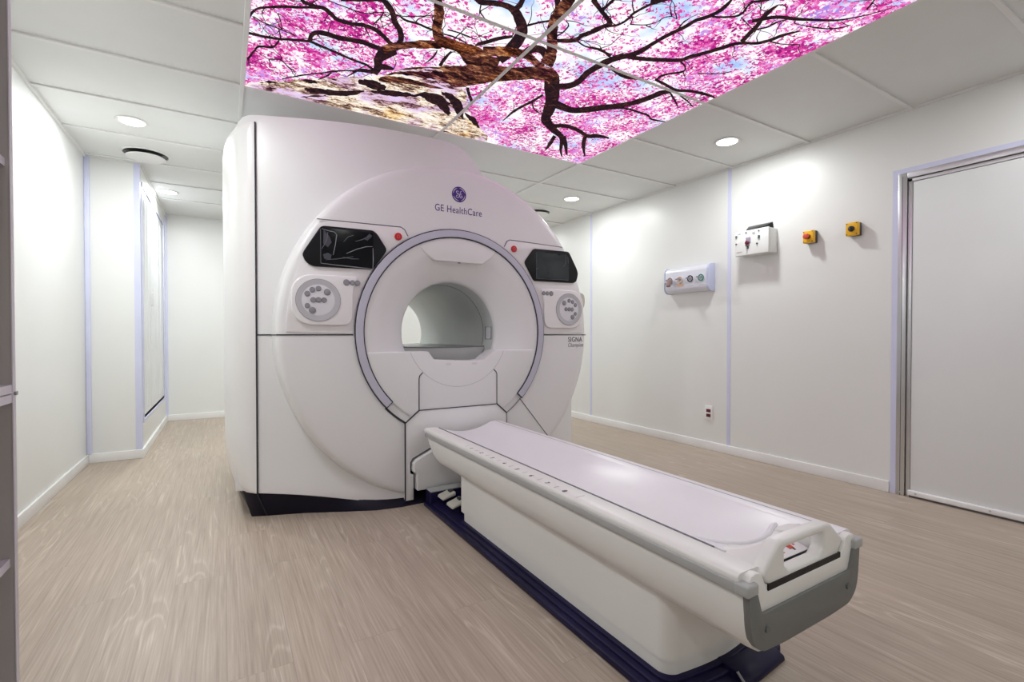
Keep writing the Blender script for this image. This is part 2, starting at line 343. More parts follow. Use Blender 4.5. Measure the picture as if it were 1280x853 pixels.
BRANCHES = [
[[0.11,2.521,0.101,2.514],[0.128,2.451,0.122,2.438],[0.168,2.407,0.166,2.389],[0.242,2.359,0.24,2.338],[0.304,2.327,0.302,2.307],[0.377,2.287,0.376,2.258],[0.419,2.31,0.425,2.281],[0.454,2.337,0.456,2.306],[0.514,2.336,0.511,2.305],[0.569,2.317,0.566,2.286],[0.621,2.32,0.622,2.288],[0.666,2.349,0.671,2.318],[0.708,2.384,0.713,2.353],[0.74,2.416,0.747,2.376]],
[[0.109,2.655,0.111,2.631],[0.176,2.648,0.176,2.624],[0.246,2.628,0.245,2.605],[0.302,2.602,0.3,2.579],[0.372,2.576,0.371,2.552],[0.41,2.582,0.411,2.561],[0.458,2.593,0.459,2.572],[0.525,2.611,0.525,2.589],[0.595,2.629,0.594,2.607],[0.665,2.64,0.665,2.618],[0.718,2.686,0.721,2.655]],
[[0.382,2.563,0.361,2.565],[0.38,2.514,0.361,2.495],[0.398,2.488,0.391,2.449],[0.437,2.478,0.436,2.437],[0.483,2.481,0.481,2.439],[0.543,2.468,0.538,2.427],[0.602,2.456,0.598,2.414],[0.652,2.465,0.649,2.422],[0.693,2.461,0.689,2.425]],
[[0.443,2.187,0.44,2.173],[0.528,2.14,0.523,2.119],[0.588,2.104,0.584,2.083],[0.612,2.116,0.62,2.082],[0.652,2.161,0.667,2.133],[0.675,2.212,0.691,2.185],[0.719,2.268,0.736,2.241],[0.738,2.318,0.764,2.31],[0.74,2.385,0.776,2.389]],
[[0.714,2.477,0.687,2.415],[0.762,2.416,0.736,2.354],[0.824,2.355,0.804,2.305],[0.884,2.311,0.865,2.261],[0.978,2.263,0.954,2.206]],
[[0.739,2.376,0.775,2.448],[0.686,2.428,0.747,2.512],[0.682,2.545,0.728,2.559],[0.699,2.613,0.745,2.614],[0.705,2.69,0.74,2.706]],
[[0.727,2.639,0.715,2.582],[0.767,2.627,0.756,2.571],[0.803,2.606,0.798,2.582]],
[[0.767,1.915,0.8,1.898],[0.788,1.972,0.821,1.953],[0.819,2.05,0.858,2.03],[0.842,2.127,0.883,2.109],[0.869,2.195,0.901,2.154],[0.922,2.262,0.931,2.187],[0.98,2.277,0.969,2.192]],
[[0.689,2.154,0.69,2.143],[0.727,2.174,0.726,2.158],[0.772,2.168,0.769,2.151],[0.821,2.172,0.819,2.156],[0.872,2.176,0.87,2.162]],
[[0.291,3.02,0.289,3.011],[0.322,2.992,0.319,2.976],[0.396,2.912,0.393,2.896],[0.471,2.847,0.468,2.832],[0.529,2.79,0.525,2.775],[0.62,2.73,0.616,2.715],[0.717,2.699,0.711,2.668]],
[[0.12,2.5,0.122,2.491],[0.168,2.525,0.169,2.515],[0.237,2.538,0.238,2.529],[0.303,2.556,0.304,2.547]],
[[0.119,2.901,0.11,2.892],[0.145,2.794,0.137,2.783],[0.162,2.747,0.159,2.727],[0.219,2.72,0.215,2.701],[0.243,2.639,0.236,2.63]],
[[0.213,2.415,0.217,2.411],[0.23,2.47,0.234,2.466],[0.243,2.531,0.246,2.528]],
[[0.212,2.845,0.211,2.833],[0.263,2.822,0.264,2.81],[0.307,2.876,0.309,2.864],[0.333,2.888,0.334,2.877]],
[[0.286,2.256,0.296,2.238],[0.301,2.286,0.307,2.262],[0.33,2.289,0.331,2.263],[0.364,2.292,0.365,2.268]],
[[1.015,2.439,0.995,2.43],[1.01,2.363,0.991,2.352],[1.01,2.299,1.001,2.292]],
[[0.705,2.149,0.703,2.143],[0.769,2.111,0.767,2.105],[0.823,2.068,0.82,2.063]],
[[0.608,2.274,0.603,2.27],[0.621,2.212,0.616,2.209],[0.624,2.17,0.62,2.169]],
[[0.931,2.455,0.927,2.451],[0.949,2.378,0.938,2.371],[0.943,2.311,0.938,2.309]],
[[0.393,2.212,0.393,2.206],[0.462,2.219,0.462,2.212],[0.547,2.218,0.546,2.211],[0.621,2.168,0.62,2.161],[0.697,2.147,0.696,2.142]],
[[0.509,2.798,0.519,2.809],[0.501,2.84,0.509,2.855],[0.464,2.917,0.467,2.925]],
[[0.709,2.662,0.715,2.689],[0.642,2.683,0.651,2.708],[0.598,2.796,0.602,2.804]],
[[0.786,1.961,0.81,1.944],[0.827,2.068,0.862,2.048],[0.859,2.163,0.896,2.143],[0.894,2.235,0.911,2.182],[0.955,2.27,0.943,2.184],[1.032,2.273,1.018,2.186],[1.129,2.354,1.109,2.176],[1.222,2.383,1.189,2.212],[1.309,2.396,1.258,2.218]],
[[0.842,2.352,0.818,2.286],[0.892,2.32,0.868,2.255],[0.953,2.287,0.929,2.226]],
[[0.765,2.758,0.756,2.734],[0.811,2.753,0.782,2.673],[0.873,2.728,0.824,2.599],[0.94,2.698,0.881,2.524],[1.075,2.672,0.991,2.456],[1.175,2.599,1.074,2.396],[1.259,2.51,1.161,2.333],[1.338,2.425,1.259,2.285],[1.427,2.353,1.357,2.242],[1.515,2.288,1.445,2.179],[1.594,2.271,1.539,2.14],[1.617,2.298,1.625,2.19]],
[[1.552,2.236,1.623,2.193],[1.623,2.344,1.703,2.296],[1.705,2.445,1.788,2.427],[1.775,2.577,1.858,2.578],[1.857,2.714,1.885,2.643],[2.015,2.818,2.002,2.738],[2.132,2.879,2.144,2.838],[2.257,3.05,2.277,3.038],[2.358,3.16,2.364,3.153]],
[[1.783,2.506,1.74,2.409],[1.884,2.511,1.843,2.431],[1.967,2.504,1.918,2.438],[2.049,2.438,1.993,2.378],[2.118,2.365,2.061,2.307],[2.203,2.283,2.164,2.245]],
[[1.685,2.32,1.644,2.267],[1.755,2.264,1.709,2.217],[1.772,2.183,1.722,2.153],[1.756,2.095,1.708,2.067],[1.763,2.009,1.722,1.982],[1.781,1.922,1.742,1.895],[1.806,1.867,1.765,1.838]],
[[1.978,2.759,1.941,2.707],[2.058,2.71,2.024,2.658],[2.166,2.718,2.138,2.666],[2.295,2.763,2.259,2.707],[2.36,2.725,2.317,2.671],[2.445,2.691,2.428,2.669]],
[[1.65,2.4,1.67,2.416],[1.638,2.5,1.659,2.518],[1.62,2.585,1.641,2.605],[1.608,2.687,1.629,2.705],[1.624,2.839,1.631,2.845]],
[[1.533,2.141,1.449,2.128],[1.504,2.061,1.43,2.067],[1.441,1.965,1.39,1.986],[1.385,1.888,1.336,1.909],[1.343,1.822,1.292,1.824],[1.333,1.761,1.268,1.748],[1.318,1.677,1.258,1.67],[1.29,1.605,1.234,1.608]],
[[0.931,1.879,0.933,1.851],[0.973,1.897,0.963,1.862],[1.03,1.871,1.015,1.837],[1.081,1.861,1.071,1.826],[1.12,1.876,1.124,1.83],[1.162,1.916,1.184,1.87],[1.199,1.958,1.246,1.935],[1.213,2.012,1.281,2.03],[1.219,2.11,1.292,2.15],[1.209,2.191,1.284,2.244]],
[[1.138,1.859,1.107,1.847],[1.136,1.805,1.107,1.799],[1.121,1.759,1.098,1.759]],
[[1.091,2.179,1.081,2.167],[1.113,2.156,1.094,2.131],[1.139,2.121,1.12,2.097],[1.169,2.076,1.151,2.051],[1.216,2.024,1.203,2.007]],
[[1.163,2.236,1.123,2.16],[1.232,2.194,1.192,2.119],[1.303,2.157,1.268,2.088],[1.361,2.144,1.341,2.082],[1.421,2.164,1.411,2.11],[1.499,2.194,1.488,2.139]],
[[1.228,2.249,1.211,2.217],[1.265,2.226,1.245,2.197],[1.297,2.175,1.275,2.149]],
[[1.219,1.688,1.239,1.672],[1.265,1.743,1.29,1.733],[1.282,1.788,1.312,1.787]],
[[1.414,1.948,1.396,1.922],[1.48,1.914,1.46,1.889],[1.508,1.881,1.483,1.863],[1.505,1.846,1.48,1.829],[1.534,1.794,1.509,1.776],[1.552,1.731,1.528,1.715],[1.563,1.698,1.549,1.688]],
[[1.369,1.618,1.373,1.6],[1.45,1.659,1.452,1.64],[1.526,1.692,1.527,1.671],[1.55,1.706,1.554,1.685]],
[[1.446,1.573,1.459,1.577],[1.449,1.614,1.463,1.618],[1.449,1.646,1.463,1.651]],
[[1.507,1.89,1.503,1.878],[1.568,1.902,1.562,1.89],[1.636,1.891,1.629,1.878],[1.718,1.894,1.708,1.877]],
[[1.391,1.922,1.382,1.915],[1.405,1.868,1.396,1.863],[1.397,1.81,1.389,1.811],[1.362,1.786,1.361,1.791]],
[[0.971,1.891,0.976,1.889],[0.991,1.941,0.995,1.935],[1.035,1.97,1.036,1.965]],
[[1.232,1.916,1.222,1.904],[1.264,1.872,1.254,1.861],[1.307,1.83,1.297,1.819]],
[[2.121,2.836,2.137,2.81],[2.243,2.974,2.262,2.949],[2.365,3.107,2.374,3.097]],
[[2.248,2.744,2.281,2.74],[2.356,2.899,2.382,2.884],[2.521,3.063,2.526,3.056]],
[[2.055,2.848,2.093,2.864],[2.106,2.983,2.147,3.002],[2.168,3.121,2.178,3.126]],
[[1.226,2.573,1.238,2.557],[1.27,2.643,1.281,2.623],[1.337,2.734,1.347,2.711]],
[[1.011,2.44,0.998,2.434],[1.006,2.348,0.992,2.34],[1.014,2.287,1.001,2.277]],
[[0.771,2.158,0.771,2.149],[0.825,2.173,0.824,2.163],[0.867,2.174,0.865,2.163]],
[[0.916,2.175,0.913,2.163],[0.976,2.171,0.974,2.159],[1.04,2.184,1.038,2.172]],
[[1.646,2.514,1.651,2.505],[1.717,2.597,1.716,2.582],[1.801,2.626,1.797,2.615]],
[[1.364,2.148,1.313,2.114],[1.368,2.081,1.323,2.033],[1.404,2.065,1.39,2.006],[1.46,2.105,1.468,2.069]],
[[0.919,2.135,0.917,2.123],[0.988,2.128,0.985,2.117],[1.065,2.134,1.063,2.126]],
[[1.755,2.07,1.709,2.04],[1.768,1.992,1.718,1.958],[1.787,1.916,1.744,1.883],[1.828,1.853,1.792,1.825],[1.853,1.794,1.815,1.772],[1.852,1.707,1.825,1.694],[1.86,1.642,1.833,1.629],[1.872,1.584,1.846,1.571],[1.882,1.535,1.856,1.524],[1.886,1.485,1.861,1.473],[1.913,1.436,1.888,1.424],[1.922,1.39,1.897,1.382],[1.915,1.343,1.891,1.338],[1.892,1.303,1.882,1.302]],
[[1.826,1.869,1.801,1.839],[1.913,1.837,1.886,1.809],[1.994,1.799,1.965,1.772],[2.084,1.745,2.056,1.724],[2.105,1.698,2.075,1.68],[2.138,1.643,2.108,1.626],[2.173,1.573,2.143,1.557],[2.198,1.518,2.169,1.502],[2.224,1.484,2.201,1.47],[2.294,1.442,2.27,1.429],[2.325,1.392,2.299,1.381],[2.341,1.337,2.316,1.327],[2.369,1.277,2.359,1.273]],
[[2.222,1.474,2.187,1.468],[2.192,1.413,2.158,1.406],[2.172,1.366,2.14,1.362],[2.136,1.313,2.105,1.309],[2.119,1.273,2.088,1.267],[2.1,1.226,2.091,1.224]],
[[1.921,1.428,1.909,1.419],[1.976,1.4,1.962,1.391],[2.017,1.361,2.002,1.355],[2.012,1.324,1.997,1.322],[1.995,1.298,1.98,1.295],[1.995,1.269,1.98,1.263],[2.038,1.23,2.022,1.222]],
[[2.05,2.422,2.004,2.373],[2.112,2.359,2.065,2.311],[2.196,2.269,2.147,2.226],[2.246,2.176,2.195,2.138],[2.269,2.09,2.217,2.056],[2.28,2.038,2.23,2.002],[2.307,1.997,2.278,1.975]],
[[2.132,2.324,2.115,2.303],[2.236,2.287,2.22,2.266],[2.35,2.285,2.333,2.264],[2.415,2.285,2.402,2.264],[2.486,2.314,2.469,2.292],[2.595,2.283,2.587,2.274]],
[[1.601,1.897,1.591,1.879],[1.663,1.889,1.654,1.871],[1.739,1.909,1.731,1.886]],
[[1.374,1.629,1.375,1.614],[1.446,1.661,1.447,1.64],[1.542,1.702,1.542,1.68]],
[[1.444,1.566,1.461,1.571],[1.447,1.605,1.464,1.611],[1.445,1.645,1.463,1.652]],
[[1.521,1.795,1.501,1.781],[1.542,1.745,1.523,1.73],[1.59,1.699,1.576,1.688],[1.605,1.648,1.59,1.641],[1.6,1.592,1.585,1.585],[1.612,1.535,1.597,1.528],[1.629,1.494,1.614,1.488],[1.617,1.473,1.609,1.472]],
[[1.637,1.658,1.632,1.653],[1.701,1.623,1.695,1.618],[1.731,1.581,1.725,1.577],[1.735,1.546,1.729,1.542],[1.757,1.52,1.752,1.515],[1.793,1.521,1.79,1.517]],
[[1.866,1.58,1.855,1.578],[1.841,1.523,1.831,1.52],[1.838,1.485,1.833,1.483]],
[[2.078,1.746,2.074,1.734],[2.142,1.766,2.146,1.757],[2.165,1.795,2.183,1.805],[2.116,1.852,2.134,1.864],[2.096,1.894,2.115,1.904],[2.109,1.933,2.127,1.939]],
[[2.181,1.38,2.169,1.374],[2.208,1.34,2.195,1.334],[2.212,1.303,2.199,1.298],[2.227,1.267,2.22,1.264]],
[[1.802,1.986,1.79,1.954],[1.915,2.016,1.897,1.982],[1.988,2.009,1.96,1.975],[2.033,1.976,2.021,1.963]],
[[2.112,1.947,2.097,1.924],[2.206,1.957,2.19,1.933],[2.318,1.968,2.295,1.943],[2.394,1.934,2.367,1.911],[2.509,1.91,2.484,1.886],[2.602,1.898,2.595,1.891]],
[[2.035,1.363,2.033,1.357],[2.107,1.376,2.105,1.371],[2.152,1.384,2.149,1.379]],
[[2.297,2.002,2.296,1.988],[2.402,2.055,2.401,2.041],[2.487,2.099,2.487,2.092]],
[[2.386,1.996,2.378,1.982],[2.483,2.021,2.475,2.007],[2.56,2.044,2.557,2.037]],
[[2.309,1.402,2.3,1.395],[2.39,1.384,2.381,1.378],[2.479,1.337,2.472,1.333]],
[[2.261,1.773,2.253,1.766],[2.354,1.727,2.345,1.721],[2.408,1.664,2.401,1.66]],
[[1.982,1.279,1.967,1.27],[2.015,1.255,1.998,1.246],[2.034,1.228,2.017,1.22]],
[[2.288,1.26,2.282,1.256],[2.396,1.23,2.385,1.224],[2.486,1.189,2.474,1.184],[2.526,1.135,2.519,1.132]],
[[2.471,1.04,2.458,1.04],[2.444,1.008,2.431,1.008],[2.422,0.989,2.415,0.989]],
[[0.412,3.076,0.412,3.06],[0.454,3.093,0.45,3.039],[0.525,3.082,0.517,3.012],[0.615,3.054,0.602,2.981],[0.681,2.996,0.667,2.946],[0.725,2.922,0.72,2.908]],
[[0.406,3.2,0.405,3.191],[0.465,3.153,0.461,3.132],[0.539,3.099,0.537,3.087]],
[[0.661,2.834,0.658,2.816],[0.718,2.857,0.705,2.773],[0.774,2.865,0.76,2.762],[0.829,2.839,0.824,2.801]],
[[0.753,2.908,0.749,2.888],[0.849,2.905,0.833,2.838],[0.937,2.865,0.921,2.807],[1.006,2.824,1.0,2.805]],
[[0.989,2.832,0.983,2.818],[1.058,2.798,1.036,2.734],[1.137,2.802,1.121,2.724],[1.224,2.813,1.22,2.793]],
[[0.183,3.136,0.182,3.126],[0.231,3.106,0.229,3.079],[0.279,3.079,0.278,3.069]],
[[0.394,2.969,0.394,2.958],[0.429,2.989,0.427,2.938],[0.471,2.964,0.471,2.953]],
[[0.822,2.711,0.82,2.704],[0.885,2.698,0.877,2.675],[0.926,2.649,0.923,2.643]],
[[1.125,2.707,1.122,2.686],[1.204,2.774,1.203,2.691],[1.285,2.869,1.301,2.787],[1.376,2.951,1.383,2.926]],
[[1.022,2.795,1.019,2.776],[1.096,2.841,1.083,2.761],[1.183,2.88,1.178,2.789],[1.276,2.954,1.279,2.912]],
[[1.361,2.879,1.359,2.855],[1.45,2.962,1.448,2.901],[1.539,3.028,1.54,3.014]],
[[0.772,2.697,0.77,2.691],[0.834,2.658,0.827,2.635],[0.922,2.645,0.913,2.608],[1.017,2.645,1.008,2.603],[1.152,2.646,1.148,2.628]],
[[0.82,2.614,0.818,2.608],[0.895,2.563,0.888,2.542],[0.989,2.514,0.987,2.506]],
[[0.911,2.721,0.909,2.712],[1.011,2.731,1.003,2.694],[1.124,2.728,1.121,2.713]],
[[0.782,2.797,0.779,2.79],[0.845,2.755,0.837,2.727],[0.93,2.721,0.927,2.71]],
[[0.998,2.596,0.996,2.588],[1.083,2.606,1.077,2.577],[1.178,2.623,1.173,2.601],[1.236,2.634,1.234,2.626]],
[[0.91,2.543,0.907,2.536],[0.973,2.503,0.966,2.48],[1.045,2.479,1.042,2.47]]]
TRUNK = [[0.112,3.183,0.113,3.213],[0.203,3.097,0.21,3.213],[0.278,3.053,0.292,3.213],[0.385,2.969,0.416,3.213],[0.495,2.883,0.551,3.212],[0.586,2.819,0.667,3.212],[0.661,2.764,0.768,3.212],[0.74,2.707,0.877,3.212],[0.813,2.649,0.985,3.212],[0.851,2.57,1.062,3.212],[0.908,2.5,1.165,3.211],[0.985,2.453,1.289,3.211],[1.042,2.41,1.387,3.211],[1.144,2.48,1.481,3.211],[1.204,2.565,1.507,3.211],[1.308,2.728,1.539,3.211],[1.365,2.818,1.555,3.211],[1.484,2.945,1.617,3.211],[1.65,3.112,1.702,3.21]]

# ------------------------------------------------------------------ the room
XL, XS, XR = -.968, -.611, 3.80         # left wall, stepped-in left wall, right wall
Y0, YS, Y1 = -2.0, 5.13, 7.15           # wall behind, step, far wall
ZC = 2.51                               # ceiling
struct('floor', bx(XL-.1, XR+.1, Y0-.1, Y1+.1, -.08, 0), M['floor'])
struct('ceiling', bx(XL-.1, XR+.1, Y0-.1, Y1+.1, ZC, ZC+.08), M['ceil'])
struct('wall_left', bx(XL-.1, XL, Y0-.1, YS, 0, ZC), M['wall'])
# stepped-in box of the left wall, with the closet opening in its long face
CY0, CY1, CZ0, CZ1 = 5.24, 6.92, .315, 2.34
b = bmesh.new()
box(b, XL, XS, YS, CY0, 0, ZC); box(b, XL, XS, CY1, Y1, 0, ZC)
box(b, XL, XS, CY0, CY1, 0, CZ0); box(b, XL, XS, CY0, CY1, CZ1, ZC)
box(b, XL-.1, XL, YS, Y1, 0, ZC)
struct('wall_left_step', b, M['wall'])
struct('wall_far', bx(XL, XR, Y1, Y1+.1, 0, ZC), M['wall'])
struct('wall_behind', bx(XL, XR, Y0-.1, Y0, 0, ZC), M['wall'])
# right wall with the doorway
DY0, DY1, DZ = .20, 1.41, 2.10
b = bmesh.new()
box(b, XR, XR+.1, DY1, Y1+.1, 0, ZC); box(b, XR, XR+.1, Y0-.1, DY0, 0, ZC); box(b, XR, XR+.1, DY0, DY1, DZ, ZC)
box(b, XR+.08, XR+.1, DY0, DY1, 0, DZ)
struct('wall_right', b, M['wall'])
# baseboards
BH, BT = .075, .014
struct('baseboard_right', bx(XR-BT, XR, DY1+.035, Y1, 0, BH), M['base'], bevel=.003)
struct('baseboard_left', bx(XL, XL+BT, Y0, YS, 0, BH), M['base'], bevel=.003)
b = bmesh.new(); box(b, XL+BT, XS+BT, YS-BT, YS, 0, BH); box(b, XS, XS+BT, YS, Y1-BT, 0, BH)
struct('baseboard_step', b, M['base'], bevel=.003)
struct('baseboard_far', bx(XS, XR-BT, Y1-BT, Y1, 0, BH), M['base'], bevel=.003)
# lilac joint strips
T = .004
struct('trim_1', bx(XR-T, XR, 2.622, 2.654, BH, ZC-.004), M['lilac'])
struct('trim_2', bx(XR-T, XR, 4.470, 4.500, BH, ZC-.004), M['lilac'])
struct('trim_3', bx(XL, XL+.034, YS-.02, YS, BH, ZC-.004), M['lilac'], bevel=.006)
b = bmesh.new(); box(b, XS-.04, XS+T, YS-T, YS, BH, ZC-.004); box(b, XS, XS+T, YS, YS+.05, BH, ZC-.004)
struct('trim_4', b, M['lilac'])
struct('trim_5', bx(XS, XS+.022, Y1-.03, Y1, BH, ZC-.004), M['lilac'])
b = bmesh.new()
box(b, XR-T, XR, DY1, DY1+.03, 0, DZ+.03); box(b, XR-T, XR, DY0-.03, DY1, DZ, DZ+.03); box(b, XR-T, XR, DY0-.03, DY0, 0, DZ)
struct('trim_6', b, M['lilac'])
# shadow-gap bead under the ceiling
b = bmesh.new()
box(b, XR-.012, XR, Y0, Y1, ZC-.014, ZC); box(b, XL, XL+.016, Y0, YS, ZC-.02, ZC)
box(b, XL, XS, YS-.012, YS, ZC-.014, ZC); box(b, XS, XS+.014, YS, Y1, ZC-.02, ZC); box(b, XS, XR, Y1-.012, Y1, ZC-.014, ZC)
struct('trim_7', b, M['bar'])
# ceiling grid
GX = (.098, 1.335, 2.595); GY = (-1.76, -1.14, -.52, .10, .725, 1.345, 1.978, 2.61, 3.225, 3.83, 4.455, 5.07, 5.69, 6.31)
b = bmesh.new(); BW = .012; BD = .012
PX0, PX1, PY0, PY1 = GX[0], GX[2], GY[4], GY[8]          # the lit panels' field
for x in GX: box(b, x-BW, x+BW, Y0, Y1, ZC-BD, ZC)
for y in GY:
    segs = [(XL, GX[0]-BW), (GX[0]+BW, GX[1]-BW), (GX[1]+BW, GX[2]-BW), (GX[2]+BW, XR)]
    for i, (a, c) in enumerate(segs):
        if i in (1, 2) and y in (GY[5], GY[7]): continue
        if y > YS and i == 0: a = XS
        box(b, a, c, y-BW, y+BW, ZC-BD+.0008, ZC)
struct('trim_8', b, M['bar'], bevel=.002, seg=1)

# door
d = struct('door_1', bx(XR+.006, XR+.05, .33, 1.335, .045, 2.035), M['door'], bevel=.003)
b = bmesh.new()
box(b, XR-.006, XR+.05, 1.362, DY1, 0, DZ); box(b, XR+.002, XR+.04, 1.336, 1.358, 0, DZ-.04)      # jamb: face profile and return
box(b, XR-.006, XR+.05, DY0, 1.362, 2.062, DZ); box(b, XR+.002, XR+.04, DY0, 1.358, 2.037, 2.058)
box(b, XR-.006, XR+.05, DY0, .26, 0, 2.062); box(b, XR+.002, XR+.04, .27, .328, 0, 2.058)
struct('door_frame', b, M['alu'], d, bevel=.002, seg=2)
b = bmesh.new(); box(b, XR+.045, XR+.055, DY0, DY1, 0, DZ); box(b, XR-.004, XR+.06, .33, 1.337, .0, .012)
box(b, XR-.007, XR+.02, 1.384, 1.387, 0, DZ-.02)
struct('door_gasket', b, M['alud'], d)
struct('door_threshold', bx(XR-.012, XR+.05, .33, 1.345, .012, .045), M['base'], d, bevel=.006)
b = bmesh.new(); 
for yy in (.55, .95, 1.3): tube(b, [(XR-.013, yy, .03), (XR-.010, yy, .03)], .006, 10)
tube(b, [(XR-.008, 1.385, .02), (XR-.004, 1.385, .02)], .006, 10)
struct('door_screws', b, M['alu'], d)

# closet in the stepped wall: tall glossy leaves on a track
d = struct('door_2', bx(XS-.026, XS-.001, CY0+.004, 5.775, CZ0+.022, CZ1-.006), M['closet'], bevel=.004)
b = bmesh.new(); box(b, XS-.026, XS-.001, 5.80, CY1-.004, CZ0+.022, CZ1-.006)
struct('closet_leaf', b, M['closet'], d, bevel=.004)
b = bmesh.new()
for yy in (5.42, 5.60, 6.05, 6.35, 6.65): box(b, XS-.003, XS+.002, yy-.04, yy+.04, CZ0+.06, CZ1-.08)
struct('closet_rib', b, M['closet'], d, bevel=.002)
struct('closet_back', bx(XS-.20, XS-.19, CY0, CY1, CZ0, CZ1), M['inkg'], d)
b = bmesh.new()
box(b, XS-.09, XS+.010, CY0-.03, CY0, CZ0-.03, CZ1+.03); box(b, XS-.09, XS+.010, CY1, CY1+.03, CZ0-.03, CZ1+.03)
box(b, XS-.09, XS+.006, CY0, CY1, CZ1, CZ1+.03); box(b, XS-.09, XS+.006, CY0, CY1, CZ0-.03, CZ0)
struct('closet_frame', b, M['lilac'], d, bevel=.003)
b = bmesh.new()
for yy in (5.5, 5.62, 5.95, 6.3): tube(b, [(XS-.02, yy, CZ1-.05), (XS-.002, yy, CZ1-.05)], .012, 12)
struct('closet_roller', b, M['inkg'], d)
struct('closet_handle', bx(XS-.006, XS+.016, 5.84, 5.87, 1.33, 1.47), M['base'], d, bevel=.006)

# ------------------------------------------------------------------ lit ceiling panels with the printed tree
ZP = 2.500
def catmull(P, k=5):
    out = []; n = len(P)
    for i in range(n-1):
        p0, p1, p2, p3 = P[max(0, i-1)], P[i], P[i+1], P[min(n-1, i+2)]
        for j in range(k):
            t = j/k
            out.append([.5*((2*b_)+(-a_+c_)*t+(2*a_-5*b_+4*c_-d_)*t*t+(-a_+3*b_-3*c_+d_)*t**3) for a_, b_, c_, d_ in zip(p0, p1, p2, p3)])
    out.append(P[-1]); return out
STRIPS = []                                    # (quad corners, layer)
def strip(P, layer, rough=0.0):
    S = catmull(P)
    if rough:
        S = [[v+random.uniform(-1, 1)*rough for v in q] for q in S]
    for a_, c_ in zip(S, S[1:]): STRIPS.append(((a_[0:2], c_[0:2], c_[2:4], a_[2:4]), layer))
def wid(P): return max(math.hypot(p[0]-p[2], p[1]-p[3]) for p in P)
LIMBS = (4, 7, 22, 23, 24, 30, 34)
for k, P in enumerate(BRANCHES): strip(P, 'limb' if k in LIMBS else ('branch' if k < N_CRACKS else 'streak'), .0035 if k in LIMBS else (.0012 if k < N_BOUGHS else .007))
ST = catmull(TRUNK, 6); ST = [[v+random.uniform(-.008, .008) if n < 2 else v for n, v in enumerate(q)] for q in ST]
for a_, c_ in zip(ST, ST[1:]): STRIPS.append(((a_[0:2], c_[0:2], c_[2:4], a_[2:4]), 'bark'))
# twigs: thin side shoots from the branches, and the boughs past the picture's upper edge
def shoot(x, y, ang, ln, w):
    P = []; n = 6
    for i in range(n+1):
        ww = w*(1-.8*i/n)/2
        P.append([x-math.sin(ang)*ww, y+math.cos(ang)*ww, x+math.sin(ang)*ww, y-math.cos(ang)*ww])
        ang += random.uniform(-.5, .5); x += math.cos(ang)*ln/n; y += math.sin(ang)*ln/n
    strip(P, 'branch')
for P in BRANCHES[:N_BOUGHS]:
    if wid(P) < .06:
        for q in catmull(P, 3)[::3]:
            if random.random() < .75:
                cx, cy = (q[0]+q[2])/2, (q[1]+q[3])/2
                shoot(cx, cy, random.uniform(0, 2*PI), random.uniform(.08, .22), random.uniform(.004, .0075))
for x, y, a_, l, w in ((1.35, 1.55, -1.3, .8, .07), (1.2, 1.5, -2.2, .9, .05), (1.6, 1.5, -.7, .9, .05), (.55, 1.5, -2.0, .7, .04), (.8, 1.35, -1.2, .6, .035), (2.1, 1.35, -.9, .6, .03)):
    shoot(x, y, a_, l, w)
names = {(0, 0): ('near left', 'lit ceiling panel with pink blossom boughs, left of centre and closest to the camera'),
         (1, 0): ('near right', 'lit ceiling panel of dense pink blossom, nearest the door side'),
         (0, 1): ('far left', 'lit ceiling panel with the pale bark trunk printed along its scanner-side edge'),
         (1, 1): ('far right', 'lit ceiling panel with the dark forked bough, cornered beside the round downlight')}
BNDX = (PX0, GX[1], PX1); BNDY = (PY0, GY[6], PY1)
for i in (0, 1):
    for j in (0, 1):
        x0, x1, y0, y1 = BNDX[i]+.010, BNDX[i+1]-.010, BNDY[j]+.010, BNDY[j+1]-.010
        p = thing('ceiling_light_panel', names[(i, j)][1], 'light panel', ((x0+x1)/2, (y0+y1)/2, ZP), 'backlit blossom panels in the ceiling')
        def loc(bm):
            bmesh.ops.translate(bm, verts=bm.verts[:], vec=(-(x0+x1)/2, -(y0+y1)/2, -ZP)); return bm
        obj('printed_diffuser', loc(bx(x0, x1, y0, y1, ZP, ZC-.001)), M['blossom'], p)
        for layer, dz, nm in (('bark', .0002, 'printed_trunk'), ('branch', .0004, 'printed_branches'), ('limb', .0006, 'printed_boughs'), ('streak', .0008, 'printed_bark_streaks')):
            bm = bmesh.new()
            for q, ly in STRIPS:
                if ly != layer or len({(round(v[0], 4), round(v[1], 4)) for v in q}) < 4: continue
                bm.faces.new([bm.verts.new((v[0], v[1], ZP-dz)) for v in q])
            for co_, no_ in (((x0, 0, 0), (-1, 0, 0)), ((x1, 0, 0), (1, 0, 0)), ((0, y0, 0), (0, -1, 0)), ((0, y1, 0), (0, 1, 0))):
                bmesh.ops.bisect_plane(bm, geom=bm.verts[:]+bm.edges[:]+bm.faces[:], plane_co=co_, plane_no=no_, clear_outer=True)
            if bm.faces: bmesh.ops.remove_doubles(bm, verts=bm.verts[:], dist=1e-5); obj(nm, loc(bm), M[layer], p)
            else: bm.free()

